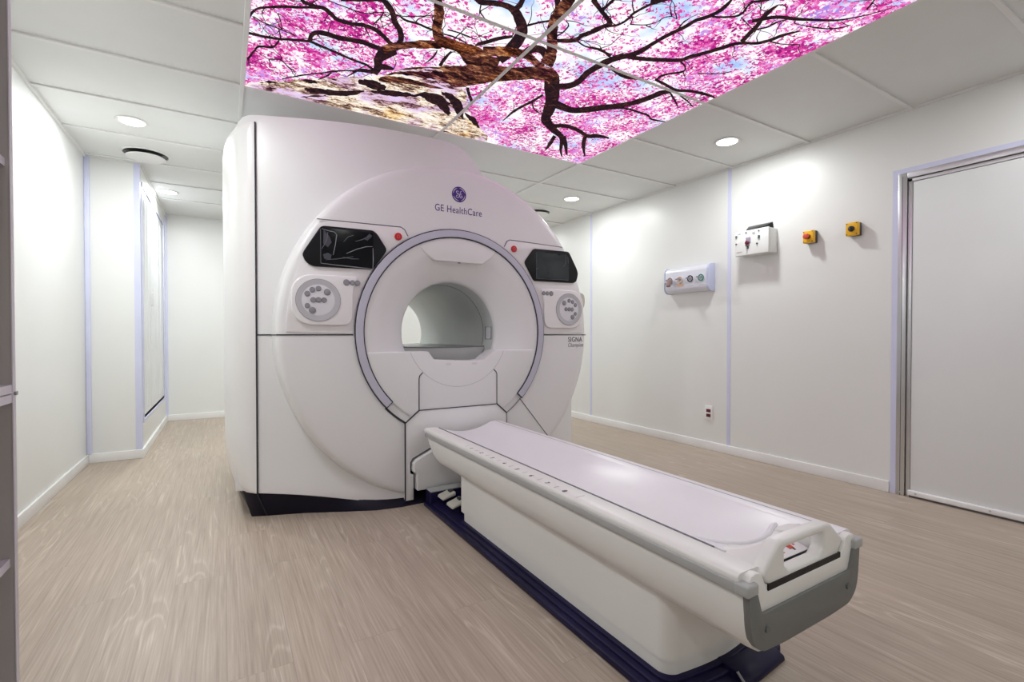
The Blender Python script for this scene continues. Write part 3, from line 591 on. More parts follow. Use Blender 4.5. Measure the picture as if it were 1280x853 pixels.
# ------------------------------------------------------------------ downlights and vents
def downlight(x, y, label, watts, parent_first=[None]):
    t = thing('downlight', label, 'ceiling light', (x, y, ZC), 'round white downlights')
    if parent_first[0] is None:
        bm = bmesh.new()
        prof = [(.072, -.001), (.090, -.001), (.093, -.004), (.088, -.008), (.074, -.007), (.070, -.002)]
        R = []
        for k in range(40):
            a_ = 2*PI*k/40; R.append([bm.verts.new((r*math.cos(a_), r*math.sin(a_), z)) for r, z in prof])
        for k in range(40):
            for i in range(len(prof)): bm.faces.new((R[k][i], R[(k+1) % 40][i], R[(k+1) % 40][(i+1) % len(prof)], R[k][(i+1) % len(prof)]))
        bmesh.ops.recalc_face_normals(bm, faces=bm.faces[:])
        tr = obj('trim_ring', bm, M['bar'], t)
        bm = bmesh.new(); bmesh.ops.create_circle(bm, cap_ends=True, radius=.0735, segments=40)
        for v in bm.verts: v.co.z = -.0055
        df = obj('diffuser', bm, M['lamp'], t)
        parent_first[0] = (tr, df)
    else:
        for s in parent_first[0]:
            c = s.copy(); COL.objects.link(c); c.parent = t
    l = bpy.data.lights.new('downlight_beam', 'AREA'); l.shape = 'DISK'; l.size = .14; l.energy = watts; l.color = LAMPCOL
    lo = bpy.data.objects.new('downlight_beam', l); COL.objects.link(lo); lo.parent = t; lo.location = (0, 0, -.012)
LAMPCOL = (.972, 1.0, .985)
W = 12.0
downlight(-.533, 4.162, 'bright round downlight left of the scanner, beside the round vent', W*1.35)
downlight(-.485, 6.02, 'round downlight farthest back on the left, over the closet passage', W*1.5)
downlight(3.262, 2.29, 'round downlight beside the lit panels above the wall switches', W*.85)
downlight(3.20, 4.10, 'small round downlight right of the scanner, farthest along the right wall', W)
for x, y, l in ((-.50, 2.30, 'round downlight just beyond the upper left edge of the picture'), (-.50, .40, 'round downlight over the camera side, left row'), (-.50, -1.4, 'last round downlight of the left row behind the camera'),
                (3.25, .45, 'round downlight in front of the door'), (3.25, -1.4, 'last round downlight of the right row behind the camera'), (1.33, -.9, 'round downlight in the middle behind the camera')):
    downlight(x, y, l, W*(1.25 if y > 2 else .5))
downlight(1.33, 6.0, 'added unseen fill downlight over the passage behind the scanner', W*1.4)  # unseen lamp, added to brighten the far wall behind the scanner
downlight(3.2, 5.95, 'last round downlight of the right row behind the scanner', W)
def vent(x, y, label):
    t = thing('ceiling_vent', label, 'air vent', (x, y, ZC), 'round ceiling vents')
    def ring(prof, n=48):
        bm = bmesh.new(); R = []
        for k in range(n):
            a_ = 2*PI*k/n; R.append([bm.verts.new((r*math.cos(a_), r*math.sin(a_), z)) for r, z in prof])
        for k in range(n):
            for i in range(len(prof)-1): bm.faces.new((R[k][i], R[(k+1) % n][i], R[(k+1) % n][i+1], R[k][i+1]))
        bmesh.ops.recalc_face_normals(bm, faces=bm.faces[:]); return bm
    obj('collar', ring([(.165, -.0005), (.163, -.006), (.150, -.008), (.147, -.001)]), M['bar'], t)
    obj('air_gap', ring([(.149, -.002), (.135, -.003), (.02, -.003)]), M['black'], t)
    obj('centre_plate', ring([(.02, -.024), (.128, -.026), (.133, -.030), (.128, -.034), (.06, -.039), (.001, -.040)]), M['bar'], t)
    obj('stem', ring([(.02, -.003), (.02, -.028)]), M['bar'], t)
vent(-.535, 4.86, 'round white ceiling vent with a dark slot, at the corner of the left wall step')
vent(3.20, 4.76, 'round ceiling vent half hidden behind the top right of the scanner')

# ------------------------------------------------------------------ the scanner
XC, ZI = 1.309, 1.0665                 # bore axis
FY = 2.862                             # flat of the round fascia
SC = thing('mri_scanner', 'large white MRI scanner with a round bore, grey ring and two black screens', 'scanner', (XC, 3.6, 0))
def sc(name, bm, m, parent=None, **k):
    """scanner part given in room coordinates; parts hang on the scanner, sub-parts on their part"""
    o = obj(name, bm, m, None, **k)
    par = parent or SC
    o.parent = par
    if parent is None: o.matrix_parent_inverse = Matrix.Translation(SC.location).inverted()
    return o
def interp(tab, x):
    if x <= tab[0][0]: return tab[0][1]
    for (a, fa), (b, fb) in zip(tab, tab[1:]):
        if x <= b:
            t = (x-a)/(b-a); return fa+(fb-fa)*t
    return tab[-1][1]
def smooth_tab(tab, k=6):
    out = []
    for i in range(len(tab)-1):
        p = [tab[max(0, i-1)], tab[i], tab[i+1], tab[min(len(tab)-1, i+2)]]
        for j in range(k):
            t = j/k
            out.append(tuple(.5*(2*p[1][c]+(-p[0][c]+p[2][c])*t+(2*p[0][c]-5*p[1][c]+4*p[2][c]-p[3][c])*t*t+(-p[0][c]+3*p[1][c]-3*p[2][c]+p[3][c])*t**3) for c in (0, 1)))
    out.append(tab[-1]); return out
half = [(-1.24, 3.17), (-1.20, 3.105), (-1.155, 3.075), (-1.0, 3.018), (-.8, 2.95), (-.6, 2.905), (-.4, 2.884), (0, 2.874)]
plan = smooth_tab(half)
def Yb(x): return interp(plan, -abs(x-XC))
ztop = smooth_tab([(.05, 2.20), (.062, 2.24), (.085, 2.275), (.12, 2.287), (.2, 2.290), (.6, 2.292), (1.0, 2.296), (1.2, 2.294), (1.32, 2.276), (1.40, 2.228), (1.475, 2.145), (1.56, 2.055), (1.75, 1.93), (1.95, 1.78), (2.1, 1.62), (2.22, 1.42), (2.31, 1.20), (2.375, .95)], 4)
zbot = smooth_tab([(.05, .150), (.16, .148), (.45, .112), (.77, .045), (.95, .026), (1.309, .022)], 4)
def ZT(x): return interp(ztop, x)
def ZB(x): return interp(zbot, XC-abs(x-XC))
def front_cover():
    bm = bmesh.new()
    xs = [.05, .06, .075, .095, .12, .15, .19, .24]+[.3+.06*i for i in range(18)]+[1.36, 1.40, 1.44, 1.48, 1.54, 1.6, 1.68, 1.76, 1.84, 1.92, 2.0, 2.08, 2.16, 2.22, 2.27, 2.31, 2.345, 2.375]
    nz = 44; YB = 4.55; F = []; B = []
    for x in xs:
        zt, zb = ZT(x), ZB(x); fr = []; bk = []
        for j in range(nz+1):
            z = zb+(zt-zb)*j/nz
            fr.append(bm.verts.new((x, Yb(x), z))); bk.append(bm.verts.new((x, YB, z)))
        F.append(fr); B.append(bk)
    n = len(xs)
    for i in range(n-1):
        for j in range(nz):
            q = (F[i][j], F[i+1][j], F[i+1][j+1], F[i][j+1])
            c = sum((v.co for v in q), Vector())/4
            if math.hypot(c.x-XC, c.z-ZI) > .62: bm.faces.new(q)
            q = (B[i][j], B[i][j+1], B[i+1][j+1], B[i+1][j])
            c = sum((v.co for v in q), Vector())/4
            if math.hypot(c.x-XC, c.z-ZI) > .44: bm.faces.new(q)
        bm.faces.new((F[i][nz], F[i+1][nz], B[i+1][nz], B[i][nz])); bm.faces.new((F[i][0], B[i][0], B[i+1][0], F[i+1][0]))
    for j in range(nz):
        bm.faces.new((F[0][j], F[0][j+1], B[0][j+1], B[0][j])); bm.faces.new((F[n-1][j], B[n-1][j], B[n-1][j+1], F[n-1][j+1]))
    bmesh.ops.delete(bm, geom=[v for v in bm.verts if not v.link_faces], context='VERTS')
    bmesh.ops.recalc_face_normals(bm, faces=bm.faces[:])
    return bm
def cut_dock(bm):
    """opening low in the middle where the table docks"""
    for co_, no_ in (((.962, 0, 0), (1, 0, 0)), ((1.64, 0, 0), (1, 0, 0)), ((0, 0, .345), (0, 0, 1))):
        bmesh.ops.bisect_plane(bm, geom=bm.verts[:]+bm.edges[:]+bm.faces[:], plane_co=co_, plane_no=no_)
    kill = [f for f in bm.faces if .962 < f.calc_center_median().x < 1.64 and f.calc_center_median().z < .345 and f.calc_center_median().y < 3.1]
    bmesh.ops.delete(bm, geom=kill, context='FACES')
bm = front_cover(); es = [e for e in bm.edges if len(e.link_faces) == 2 and e.calc_face_angle(0) > math.radians(38)]
bmesh.ops.bevel(bm, geom=es, offset=.022, segments=4, profile=.5, affect='EDGES', clamp_overlap=True); cut_dock(bm)
cover = sc('front_cover', bm, M['white'], smooth=40)

# left side cover: bulging, rounded at its top and foot, parted from the front by a dark seam
def side_cover():
    P = [(.153, 3.066), (.125, 3.072), (.095, 3.088), (.065, 3.125), (.04, 3.18), (.018, 3.27), (.004, 3.40), (-.004, 3.6), (-.004, 4.1), (.004, 4.35), (.03, 4.48), (.08, 4.56), (.153, 4.60)]
    rings = []
    z0, z1 = .150, 2.248
    def add(z, s):
        rings.append([(.153-(.153-x)*s, y, z) for i, (x, y) in enumerate(P)])
    for t, s_ in ((0, .30), (.008, .42), (.02, .53), (.045, .62), (.08, .69), (.16, .765), (.28, .815), (.43, .86), (.6, .90), (.8, .94), (1.0, .97)): add(z0+.20*t, s_)
    add(z0+.22+.04, .985)
    for k in range(2, 8): add(z0+.22+(z1-.075-z0-.22)*k/8, 1)
    for t in (1.0, .8, .6, .42, .26, .14, .06, .015): add(z1-.075*t, .55+.45*math.sqrt(max(0, 1-(1-t)**2)))
    add(z1, .50)
    bm = loft(bmesh.new(), rings); return bm
sc('side_cover', side_cover(), M['side'], smooth=50)
# dark flared foot
def skirt():
    bm = bmesh.new()
    top = [(.055, 3.27), (.085, 3.13), (.153, 3.082), (.30, 3.03), (.5, 2.96), (.7, 2.905), (.9, 2.874), (1.309, 2.87)]
    bot = [(.12, 3.30), (.128, 3.14), (.215, 3.104), (.39, 3.045), (.6, 2.945), (.77, 2.868), (.92, 2.842), (1.309, 2.855)]
    def full(P, yb): 
        L = [(min(2*XC-x, 2.34+.002*i), y) for i, (x, y) in enumerate(P[::-1][1:])]
        return P+L+[(L[-1][0], yb), (P[0][0], yb)]
    T = full(top, 4.5); Bt = full(bot, 4.46)
    rings = [[(x, y, 0) for x, y in Bt], [(x, y, min(.165, max(.012, ZB(min(max(x, .06), 2.55))+.006))) for x, y in T]]
    return loft(bm, rings)
sc('foot_skirt', skirt(), M['navy2'], smooth=60)
sc('panel_seam', tb([(.205, 3.106, .003), (.153, 3.076, .150)], .0035), M['seam'])
sc('panel_seam', tb([(.1545, 3.0665, .150), (.1545, 3.0665, 2.246)], .0042), M['seam'])

# round fascia
prof = [(.60, FY), (.70, FY), (.85, FY), (1.015, FY), (1.040, FY+.003), (1.056, FY+.010), (1.067, FY+.022), (1.073, FY+.04), (1.078, FY+.075), (1.080, FY+.11), (1.080, 3.16)]
bm = lt(prof, XC, ZI, 160, zmin=.052)
bmesh.ops.remove_doubles(bm, verts=bm.verts[:], dist=1e-5)
bmesh.ops.recalc_face_normals(bm, faces=bm.faces[:])
cut_dock(bm)
fascia = sc('fascia', bm, M['white'], smooth=45)
# halves of the fascia part at bore height, and the seams that run on over the cover
sc('panel_seam', tb([(.158, 3.071, 1.050), (.20, 3.056, 1.050), (.236, 3.040, 1.050)], .0035), M['seam'])
sc('panel_seam', tb([(.2295, 3.03, 1.050), (.2295, 2.97, 1.050), (.2355, FY+.040, 1.050), (.2415, FY+.022, 1.050), (.2525, FY+.0095, 1.050), (.2685, FY+.0025, 1.050), (.294, FY-.001, 1.050), (.64, FY-.001, 1.050)], .0035), M['seam'])
sc('panel_seam', tb([(1.97, FY-.001, 1.050), (2.37, FY+.002, 1.050)], .0035), M['seam'])

# grey ring, open at the foot
A0, A1 = -43.8, 223.5
def ringband(r0, r1, y0, y1, a0=A0, a1=A1, n=110):
    bm = bmesh.new()
    P = [(r0, y1), (r0, y0+.002), (r0+.003, y0), (r1-.003, y0), (r1, y0+.002), (r1, y1)]
    R = []
    for k in range(n+1):
        a_ = math.radians(a0+(a1-a0)*k/n)
        R.append([(XC+r*math.cos(a_), y, ZI+r*math.sin(a_)) for r, y in P])
    return loft(bm, R)
ring = sc('trim_ring', ringband(.614, .658, FY-.020, FY+.002), M['ring'])
def arcpts(r, a0, a1, y, n=90): return [(x, y, z) for x, z in arc(XC, ZI, r, a0, a1, n)]
sc('ring_edge', tb(arcpts(.6605, A0, A1, FY-.012), .0042), M['seam'], ring)
sc('ring_edge', tb(arcpts(.6115, A0, A1, FY-.013), .0048), M['seam'], ring)
for a_ in (A0, A1):
    c, s = math.cos(math.radians(a_)), math.sin(math.radians(a_))
    sc('ring_edge', tb([(XC+.61*c, FY-.017, ZI+.61*s), (XC+.662*c, FY-.017, ZI+.662*s)], .004), M['seam'], ring)

# dished mouth of the bore and its liner
R0, RB = .612, .345
prof = []
for i in range(25):
    t = i/24; prof.append((R0-(R0-RB)*t, FY-.010+.018*t+.115*t**2.3))
prof += [(.340, 2.995), (.337, 3.01)]
bm = lt(prof, XC, ZI, 128); sc('bore_mouth', bm, M['white'], smooth=60)
prof = [(.337, 3.01), (.335, 3.05), (.335, 4.44), (.345, 4.50), (.38, 4.545), (.46, 4.56)]
liner = sc('bore_liner', lt(prof, XC, ZI, 96), M['liner'], smooth=60)
# small vent panels in the liner
for a0 in (-8, 180-8+2):
    bm = bmesh.new(); R = []
    for k in range(9):
        t = math.radians(a0+15*k/8); R.append([(XC+.3335*math.cos(t), y, ZI+.3335*math.sin(t)) for y in (3.035, 3.115)])
    loft(bm, R, close=False, caps=False); p = sc('bore_panel', bm, M['dish2'], liner)
    t0, t1 = math.radians(a0), math.radians(a0+15)
    sc('bore_panel_edge', tb([(XC+.333*math.cos(t), y, ZI+.333*math.sin(t)) for t, y in ((t0, 3.03), (t0, 3.12), (t1, 3.12), (t1, 3.03))], .002, closed=True), M['seamg'], liner)
sc('bore_seam', tb([(XC+.3345*math.cos(math.radians(a)), 3.16, ZI+.3345*math.sin(math.radians(a))) for a in range(-16, 197, 6)], .0016), M['seamg'], liner)
# cradle deck in the bore
bm = pr([(XC-.318, .962), (XC-.28, .972), (XC-.1, .962), (XC+.1, .962), (XC+.28, .972), (XC+.318, .962), (XC+.26, .86), (XC+.1, .80), (XC-.1, .80), (XC-.26, .86)], 'Y', 3.10, 4.42)
sc('cradle_deck', bm, M['deck'], bevel=.004)
sc('deck_edge', tb([(XC-.31, 3.098, .968), (XC-.1, 3.098, .962), (XC+.1, 3.098, .962), (XC+.31, 3.098, .968)], .003), M['inkg'])

# flat lower part of the mouth with its notch
ZL = .946
aL = math.degrees(math.asin((ZI-ZL)/.610))
low = arc(XC, ZI, .610, 180+aL, 360-aL, 60)
low += [(1.60, ZL), (1.575, .944), (1.53, .915), (1.49, .884), (1.44, .878), (1.34, .880), (1.135, .893), (1.098, .944), (1.09, ZL)]
bm = pr(low, 'Y', FY-.012, 2.992)
apron = sc('mouth_apron', bm, M['white'], bevel=.006, seg=3)
sc('apron_arc', tb(arcpts(.352, 201, 339, FY-.0115, 50), .0016), M['dish'], apron)
for x in (1.215, 1.40): sc('apron_mark', pr(rrect(x, x+.035, .855, .870, .004), 'Y', FY-.013, FY-.011), M['dish2'], apron)
# lamp hood over the bore
hood = arc(XC, ZI, .606, 62, 118, 24)+[(1.045, 1.595), (1.075, 1.565), (1.135, 1.524), (1.15, 1.520), (1.47, 1.520), (1.485, 1.524), (1.545, 1.565), (1.575, 1.595)]
sc('lamp_hood', pr(hood, 'Y', FY-.011, 2.955), M['white'], bevel=.007)
sc('hood_lamp', bx(1.17, 1.45, FY+.006, FY+.016, 1.5135, 1.523), M['dish2'], bevel=.002)
sc('hood_sensor', bx(1.30, 1.32, FY-.009, FY-.002, 1.512, 1.522), M['btn'], bevel=.002)

# panels below the ring
DY = FY-.015
dockp = [(.945, .030), (.945, .509), (1.034, .580), (1.586, .580), (1.662, .515), (1.662, .030), (1.626, .030), (1.626, .30), (1.602, .338), (1.102, .338), (.990, .287), (.976, .264), (.976, .194), (.997, .186), (.997, .030)]
sc('dock_cover', pr(dockp, 'Y', DY, FY+.02), M['white'], bevel=.003, seg=2)
sy = DY-.001
def seam(pts, r=.0035, m='seam', y=sy): sc('panel_seam', tb([(x, y, z) for x, z in pts], r), M[m])
seam([(.943, .030), (.943, .509)], .0042); seam([(.943, .509), (1.034, .581)], .0042)
seam(arc(XC, ZI, .664, 223.5, 237.1, 14), .0062, y=FY-.004)
seam([(1.034, .581), (1.586, .581)], .0026); seam([(1.586, .581), (1.662, .515)], .0042)
seam([(1.034, .581), (1.034, .775), (1.038, .795), (1.058, .815)], .0032, y=FY-.0125)
seam([(1.586, .581), (1.586, .785), (1.580, .800), (1.562, .817)], .0032, y=FY-.0125)
seam([(1.662, .515), (1.662, .2)], .003, 'seamg')
seam([(1.662, .515)]+arc(XC, ZI, .660, 303, 316.2, 12), .003, 'seamg', FY-.003)
seam([(1.775, .606), (2.004, .330), (2.10, .215)], .003, 'seamg', FY-.001)
# dark gap and stepped opening where the table docks
bm = bx(.963, 1.639, FY+.001, 3.25, .004, .344)
bmesh.ops.delete(bm, geom=[f for f in bm.faces if f.calc_center_median().y < FY+.01], context='FACES')
sc('dock_recess', bm, M['black'])
sc('dock_plate', pr([(.988, .206), (.988, .256), (1.003, .276), (1.108, .325), (1.594, .325), (1.614, .292), (1.614, .09), (1.010, .09), (1.010, .197)], 'Y', 2.818, 2.90), M['white'], bevel=.006, seg=3)

# control panels left and right of the bore
def logo_at(o, pm): pass
def control_panel(sgn):
    """sgn -1 left, +1 right; outlines are given for the left one and mirrored"""
    def X(x): return x if sgn < 0 else 2*XC-x
    def poly(P): return [(X(x), z) for x, z in P]
    out = [(.452, 1.694), (.925, 1.702), (.945, 1.690), (.966, 1.652)]
    out += [p for p in arc(XC, ZI, .668, 120.4, 180, 30) if p[1] > 1.058]+[(XC-.668, 1.056)]
    out += [p for p in arc(XC, ZI, 1.024, 180, 142.4, 20) if p[1] > 1.056]
    cp = sc('control_panel', pr(poly(out), 'Y', FY-.005, FY+.004), M['white2'], bevel=.002, seg=2)
    line = [(.445 if sgn < 0 else .475, 1.697), (.925, 1.706), (.947, 1.694), (.968, 1.656)]
    sc('panel_line', tb([(X(x), FY-.003, z) for x, z in line], .0026), M['seamg'], cp)
    # screen: six-sided black bezel, display, creased film
    scr = [(.466, 1.660), (.752, 1.664), (.776, 1.648), (.838, 1.556), (.752, 1.434), (.42, 1.430), (.384, 1.452), (.368, 1.492), (.378, 1.516)]
    if sgn > 0: scr = [(.422, 1.667), (.727, 1.661), (.74, 1.652), (.812, 1.560), (.735, 1.440), (.722, 1.433), (.378, 1.437), (.352, 1.450), (.342, 1.478), (.336, 1.512), (.345, 1.54)]
    s = sc('screen', pr(roundpoly(poly(scr), .022), 'Y', FY-.018, FY-.002), M['black'], bevel=.004)
    a, b, c, d_ = ((.460, .752, 1.442, 1.648) if sgn < 0 else (.424, .716, 1.452, 1.640))
    sc('display', pr(rrect(min(X(a), X(b)), max(X(a), X(b)), c, d_, .004), 'Y', FY-.0195, FY-.017), M['glass'] if sgn < 0 else M['glass2'], s)
    yy = FY-.0200
    if sgn < 0:
        cr = [[(.462, 1.640), (.462, 1.45)], [(.462, 1.449), (.55, 1.444), (.66, 1.440), (.750, 1.437)], [(.750, 1.44), (.752, 1.50), (.751, 1.56)], [(.468, 1.642), (.50, 1.634), (.535, 1.630), (.548, 1.615), (.540, 1.56), (.528, 1.50)],
              [(.500, 1.625), (.495, 1.58), (.468, 1.53)], [(.488, 1.470), (.54, 1.478), (.60, 1.490), (.64, 1.50)], [(.60, 1.515), (.66, 1.545), (.71, 1.563), (.748, 1.568)],
              [(.585, 1.580), (.61, 1.61), (.64, 1.622)], [(.65, 1.588), (.69, 1.603), (.735, 1.632)], [(.58, 1.492), (.63, 1.486), (.67, 1.489)]]
        for i, P in enumerate(cr):
            sc('film_crease', tb([(x, yy, z) for x, z in P], [.0006+.0016*math.sin(PI*(k+.5)/len(P)) for k in range(len(P))]), M['film' if i in (1, 2, 3, 6) else 'film3'], s)
        for P in ([(.477, 1.64), (.51, 1.60), (.52, 1.57), (.50, 1.54), (.475, 1.56)], [(.473, 1.50), (.50, 1.51), (.52, 1.50), (.515, 1.475), (.48, 1.475)], [(.73, 1.642), (.748, 1.63), (.72, 1.60), (.70, 1.605)]):
            sc('film_crease', pr(P, 'Y', yy-.0004, yy), M['film2'], s)
    else:
        cr = [[(.714, 1.637), (.714, 1.45)], [(.452, 1.64), (.455, 1.58), (.476, 1.55)], [(.436, 1.63), (.430, 1.58)], [(.43, 1.455), (.716, 1.450)], [(.716, 1.52), (.700, 1.525)]]
        for P in cr: sc('film_crease', tb([(X(x), yy, z) for x, z in P], .0013), M['film3'], s)
    # red stop button
    x = .906 if sgn < 0 else .894
    e = sc('stop_button', disc_y(bmesh.new(), X(x), 1.645, .0225, FY-.014, FY-.004), M['red'], cp)
    bm = tb([(X(x)+.009*math.cos(t), FY-.0145, 1.645+.009*math.sin(t)) for t in [k*PI/6 for k in range(12)]], .0022, closed=True)
    sc('stop_mark', bm, M['redl'], cp)
    # dished keypad in a raised pad
    cx, cz = (.449, 1.243) if sgn < 0 else (.424, 1.239)
    xe = .640 if sgn < 0 else .648
    pad = roundpoly([(cx-.140, cz+.143), (xe+.028, cz+.143), (xe, cz+.07), (xe-.008, cz-.141), (cx-.140, cz-.141)], [.15, .03, .06, .06, .15], 16)
    kp = sc('keypad', pr(poly(pad), 'Y', FY-.020, FY-.003), M['white2'], bevel=.012, seg=4)
    prof = [(.1185, FY-.0205), (.116, FY-.0235), (.111, FY-.0235), (.086, FY-.0212), (.0005, FY-.0212)]
    bm = lt(prof[:4], X(cx), cz, 56); bmesh.ops.recalc_face_normals(bm, faces=bm.faces[:])
    sc('keypad_bowl', bm, M['dish'], kp, smooth=25)
    sc('keypad_plate', disc_y(bmesh.new(), X(cx), cz, .0865, FY-.0222, FY-.0190, 48), M['dish2'], kp)
    sc('keypad_rim', tb([(X(cx)+.117*math.cos(t), FY-.0222, cz+.117*math.sin(t)) for t in [PI*2*k/48 for k in range(48)]], .0014, closed=True), M['btn'], kp)
    keys = [(-.058, .034, .0135), (-.032, .056, .0135), (0, .064, .0135), (.046, .046, .0165), (-.028, 0, .0135), (0, .001, .0135), (.029, .001, .0135), (-.058, -.032, .0125), (-.032, -.057, .0165)]
    for kx, kz, r in keys:
        k_ = sc('key', disc_y(bmesh.new(), X(cx+kx), cz+kz, r, FY-.0262, FY-.0215, 20), M['btn'], kp)
        sc('key_rim', tb([(X(cx+kx)+r*math.cos(t), FY-.0235, cz+kz+r*math.sin(t)) for t in [PI*k/9 for k in range(18)]], .0016, closed=True), M['btnrim'], kp)
    # row of three small keys
    zr = 1.349
    xs = (.600, .633, .662) if sgn < 0 else (.650, .619, .585)
    rr = (.0165, .0135, .0135) if sgn < 0 else (.0135, .0135, .0165)
    for x, r in zip(xs, rr):
        k_ = sc('key', disc_y(bmesh.new(), X(x), zr, r, FY-.0245, FY-.012, 20), M['btn'], kp)
        sc('key_rim', tb([(X(x)+r*math.cos(t), FY-.0205, zr+r*math.sin(t)) for t in [PI*k/9 for k in range(18)]], .0017, closed=True), M['btnrim'], kp)
    return cp
M['glass2'] = plastic('display_glass_blueish', (.010, .016, .020), .1)
M['film3'] = plastic('film_crease_dim', (.12, .125, .15), .3)
cpl = control_panel(-1); cpr = control_panel(1)
cpl['label'] = 'control panel left of the bore, its screen under creased film'
cpr['label'] = 'control panel right of the bore, with a smooth dark screen'

# maker's round emblem and lettering
LX, LZ = 1.312, 1.961
em = sc('emblem', disc_y(bmesh.new(), LX, LZ, .050, FY-.0030, FY-.0005, 48), M['purple'])
bm = bmesh.new()
y = FY-.0034
for k in range(4):
    a0 = k*PI/2+.35; tube(bm, [(LX+.041*math.cos(a0+t*1.15/10), y, LZ+.041*math.sin(a0+t*1.15/10)) for t in range(11)], [.0008+.0022*math.sin(PI*t/10) for t in range(11)])
def curl(pts, r): tube(bm, [(LX+px, y, LZ+pz) for px, pz in pts], r)
# the looped script letters in the middle
curl([(-.004, .016), (-.012, .022), (-.020, .018), (-.019, .010), (-.010, .006), (-.002, .000), (.002, -.010), (-.004, -.020), (-.014, -.022), (-.021, -.016), (-.018, -.008), (-.010, -.008)], .0024)
curl([(-.014, .000), (-.004, .003), (.004, .002)], .0022)
curl([(.018, .022), (.010, .019), (.007, .010), (.011, .004), (.020, .005)], .0024)
curl([(.012, .004), (.005, -.002), (.005, -.014), (.011, -.022), (.020, -.020), (.023, -.012), (.018, -.006), (.012, -.011)], .0024)
sc('emblem_script', bm, M['logolight'], em)
def fasc_text(name, body, x0, x1, z0, h, m, **k):
    """lettering fitted between x0 and x1, capitals h high, on the fascia"""
    o = text(name, body, 1.0, m, None, Matrix.Identity(4), **k)
    xs = [v.co.x for v in o.data.vertices]; zs = [v.co.y for v in o.data.vertices]
    sx = (x1-x0)/(max(xs)-min(xs)); szz = h/(max(zs)-min(0, 0))
    mn = min(xs)
    for v in o.data.vertices:
        v.co = ((x0+(v.co.x-mn)*sx), FY-.0008-v.co.z*.6, z0+v.co.y*szz)
    o.parent = SC; o.matrix_parent_inverse = Matrix.Translation(SC.location).inverted(); return o
fasc_text('lettering', 'GE HealthCare', 1.146, 1.478, 1.838, .043, M['purple'])
fasc_text('model_lettering', 'SIGNA', 2.202, 2.335, .998, .036, M['ink'])
fasc_text('model_lettering', 'Champion', 2.202, 2.345, .960, .030, M['inkg'], shear=.3)
# small yellowish grip on the scanner's right flank
sc('side_grip', pr(roundpoly([(2.37, 1.24), (2.37, 1.40), (2.468, 1.375), (2.480, 1.32), (2.468, 1.265)], .02), 'Y', 3.0, 3.06), M['beige'], bevel=.004)
sc('side_cover', loft(bmesh.new(), [[(x, y, z) for x, y in ((2.345, 3.10), (2.37, 3.09), (2.395, 3.13), (2.41, 3.3), (2.41, 4.3), (2.39, 4.5), (2.345, 4.56))] for z in (.15, .5, .9, 1.3)]), M['side'], bevel=.01)
# front leg of the fascia on the right, behind the table

# ------------------------------------------------------------------ patient table
XT = 1.316
TB = thing('patient_table', 'long white patient table docked to the scanner, with a navy base and grey end plate', 'patient table', (XT, 1.7, 0))
def tp(name, bm, m, parent=None, **k):
    o = obj(name, bm, m, None, **k); o.parent = parent or TB
    if parent is None: o.matrix_parent_inverse = Matrix.Translation(TB.location).inverted()
    return o
# hull: white fascia sides with a tucked-in underside and a raked docking end
hs = [(.262, .436), (.264, .42), (.264, .385), (.259, .35), (.250, .318), (.236, .295), (.214, .281), (.18, .274)]
sec = [(-a, z) for a, z in hs]+[(a, z) for a, z in hs[::-1]]
rings = []
for y in (.685, .70, 1.2, 1.8, 2.4):
    k = .985 if y < .69 else 1
    rings.append([(XT+dx*k, y, z) for dx, z in sec])
rings.append([(XT+dx, 2.60+.16*((z-.274)/.162)**.8, z) for dx, z in sec])
tp('table_hull', loft(bmesh.new(), rings), M['table'], smooth=40)
# grey bumper strips along both sides
for s, nm in ((-1, 'left'), (1, 'right')):
    x0, x1 = sorted((XT+s*.258, XT+s*.274))
    b_ = tp('side_bumper', bx(x0, x1, .70, 2.775, .430, .459), M['bump'], bevel=.006)
# top rails
def rail(s):
    xo, xi = XT+s*.270, XT+s*.183
    P = [(xo, .456), (xo, .468), (xo-s*.004, .474), (xo-s*.012, .4775), (xo-s*.03, .4785), (xi+s*.010, .4775), (xi, .4735), (xi, .436), (xo-s*.01, .436)]
    return pr(P, 'Y', .70, 2.795)
rl = tp('top_rail', rail(-1), M['table'], smooth=50); rr_ = tp('top_rail', rail(1), M['mat'], smooth=50)
tp('rail_groove', bx(XT+.225, XT+.229, .74, 2.78, .4775, .4792), M['bump'], rr_)
tp('rail_groove', bx(XT-.1845, XT-.1785, .83, 2.775, .4660, .4765), M['seamg'], rl)
# ruler numbers and ticks on the left rail
for i, y in enumerate((2.173, 2.062, 1.953, 1.843, 1.733, 1.623, 1.512, 1.400)):
    o = text('ruler_number', str(i+1), .030, M['ink'], None, frame((XT-.262, y+.009, .4790), (0, -1, 0), (1, 0, 0)), extrude=.0003)
    o.parent = rl
for y in (2.23, 2.118, 2.007, 1.898, 1.788, 1.678, 1.567, 1.456, 1.325):
    ln = .040 if y < 1.4 else .026
    tp('ruler_tick', bx(XT-.262, XT-.262+ln, y-.0012, y+.0012, .4783, .4789), M['bump'], rl)
# cradle: long shallow trough
rings = []
n = 20
def trough(y, dip, zt=.4755, w=.178):
    top = [(XT-w+2*w*i/n, y, zt-dip*(1-abs(2*i/n-1)**2.0)) for i in range(n+1)]
    return top+[(XT+w, y, .43), (XT-w, y, .43)]
for y, dip in ((.80, .016), (.84, .020), (.95, .026), (1.4, .030), (2.4, .032), (2.765, .036), (2.785, .040)): rings.append(trough(y, dip))
cr = tp('cradle', loft(bmesh.new(), rings), M['mat'], smooth=50)
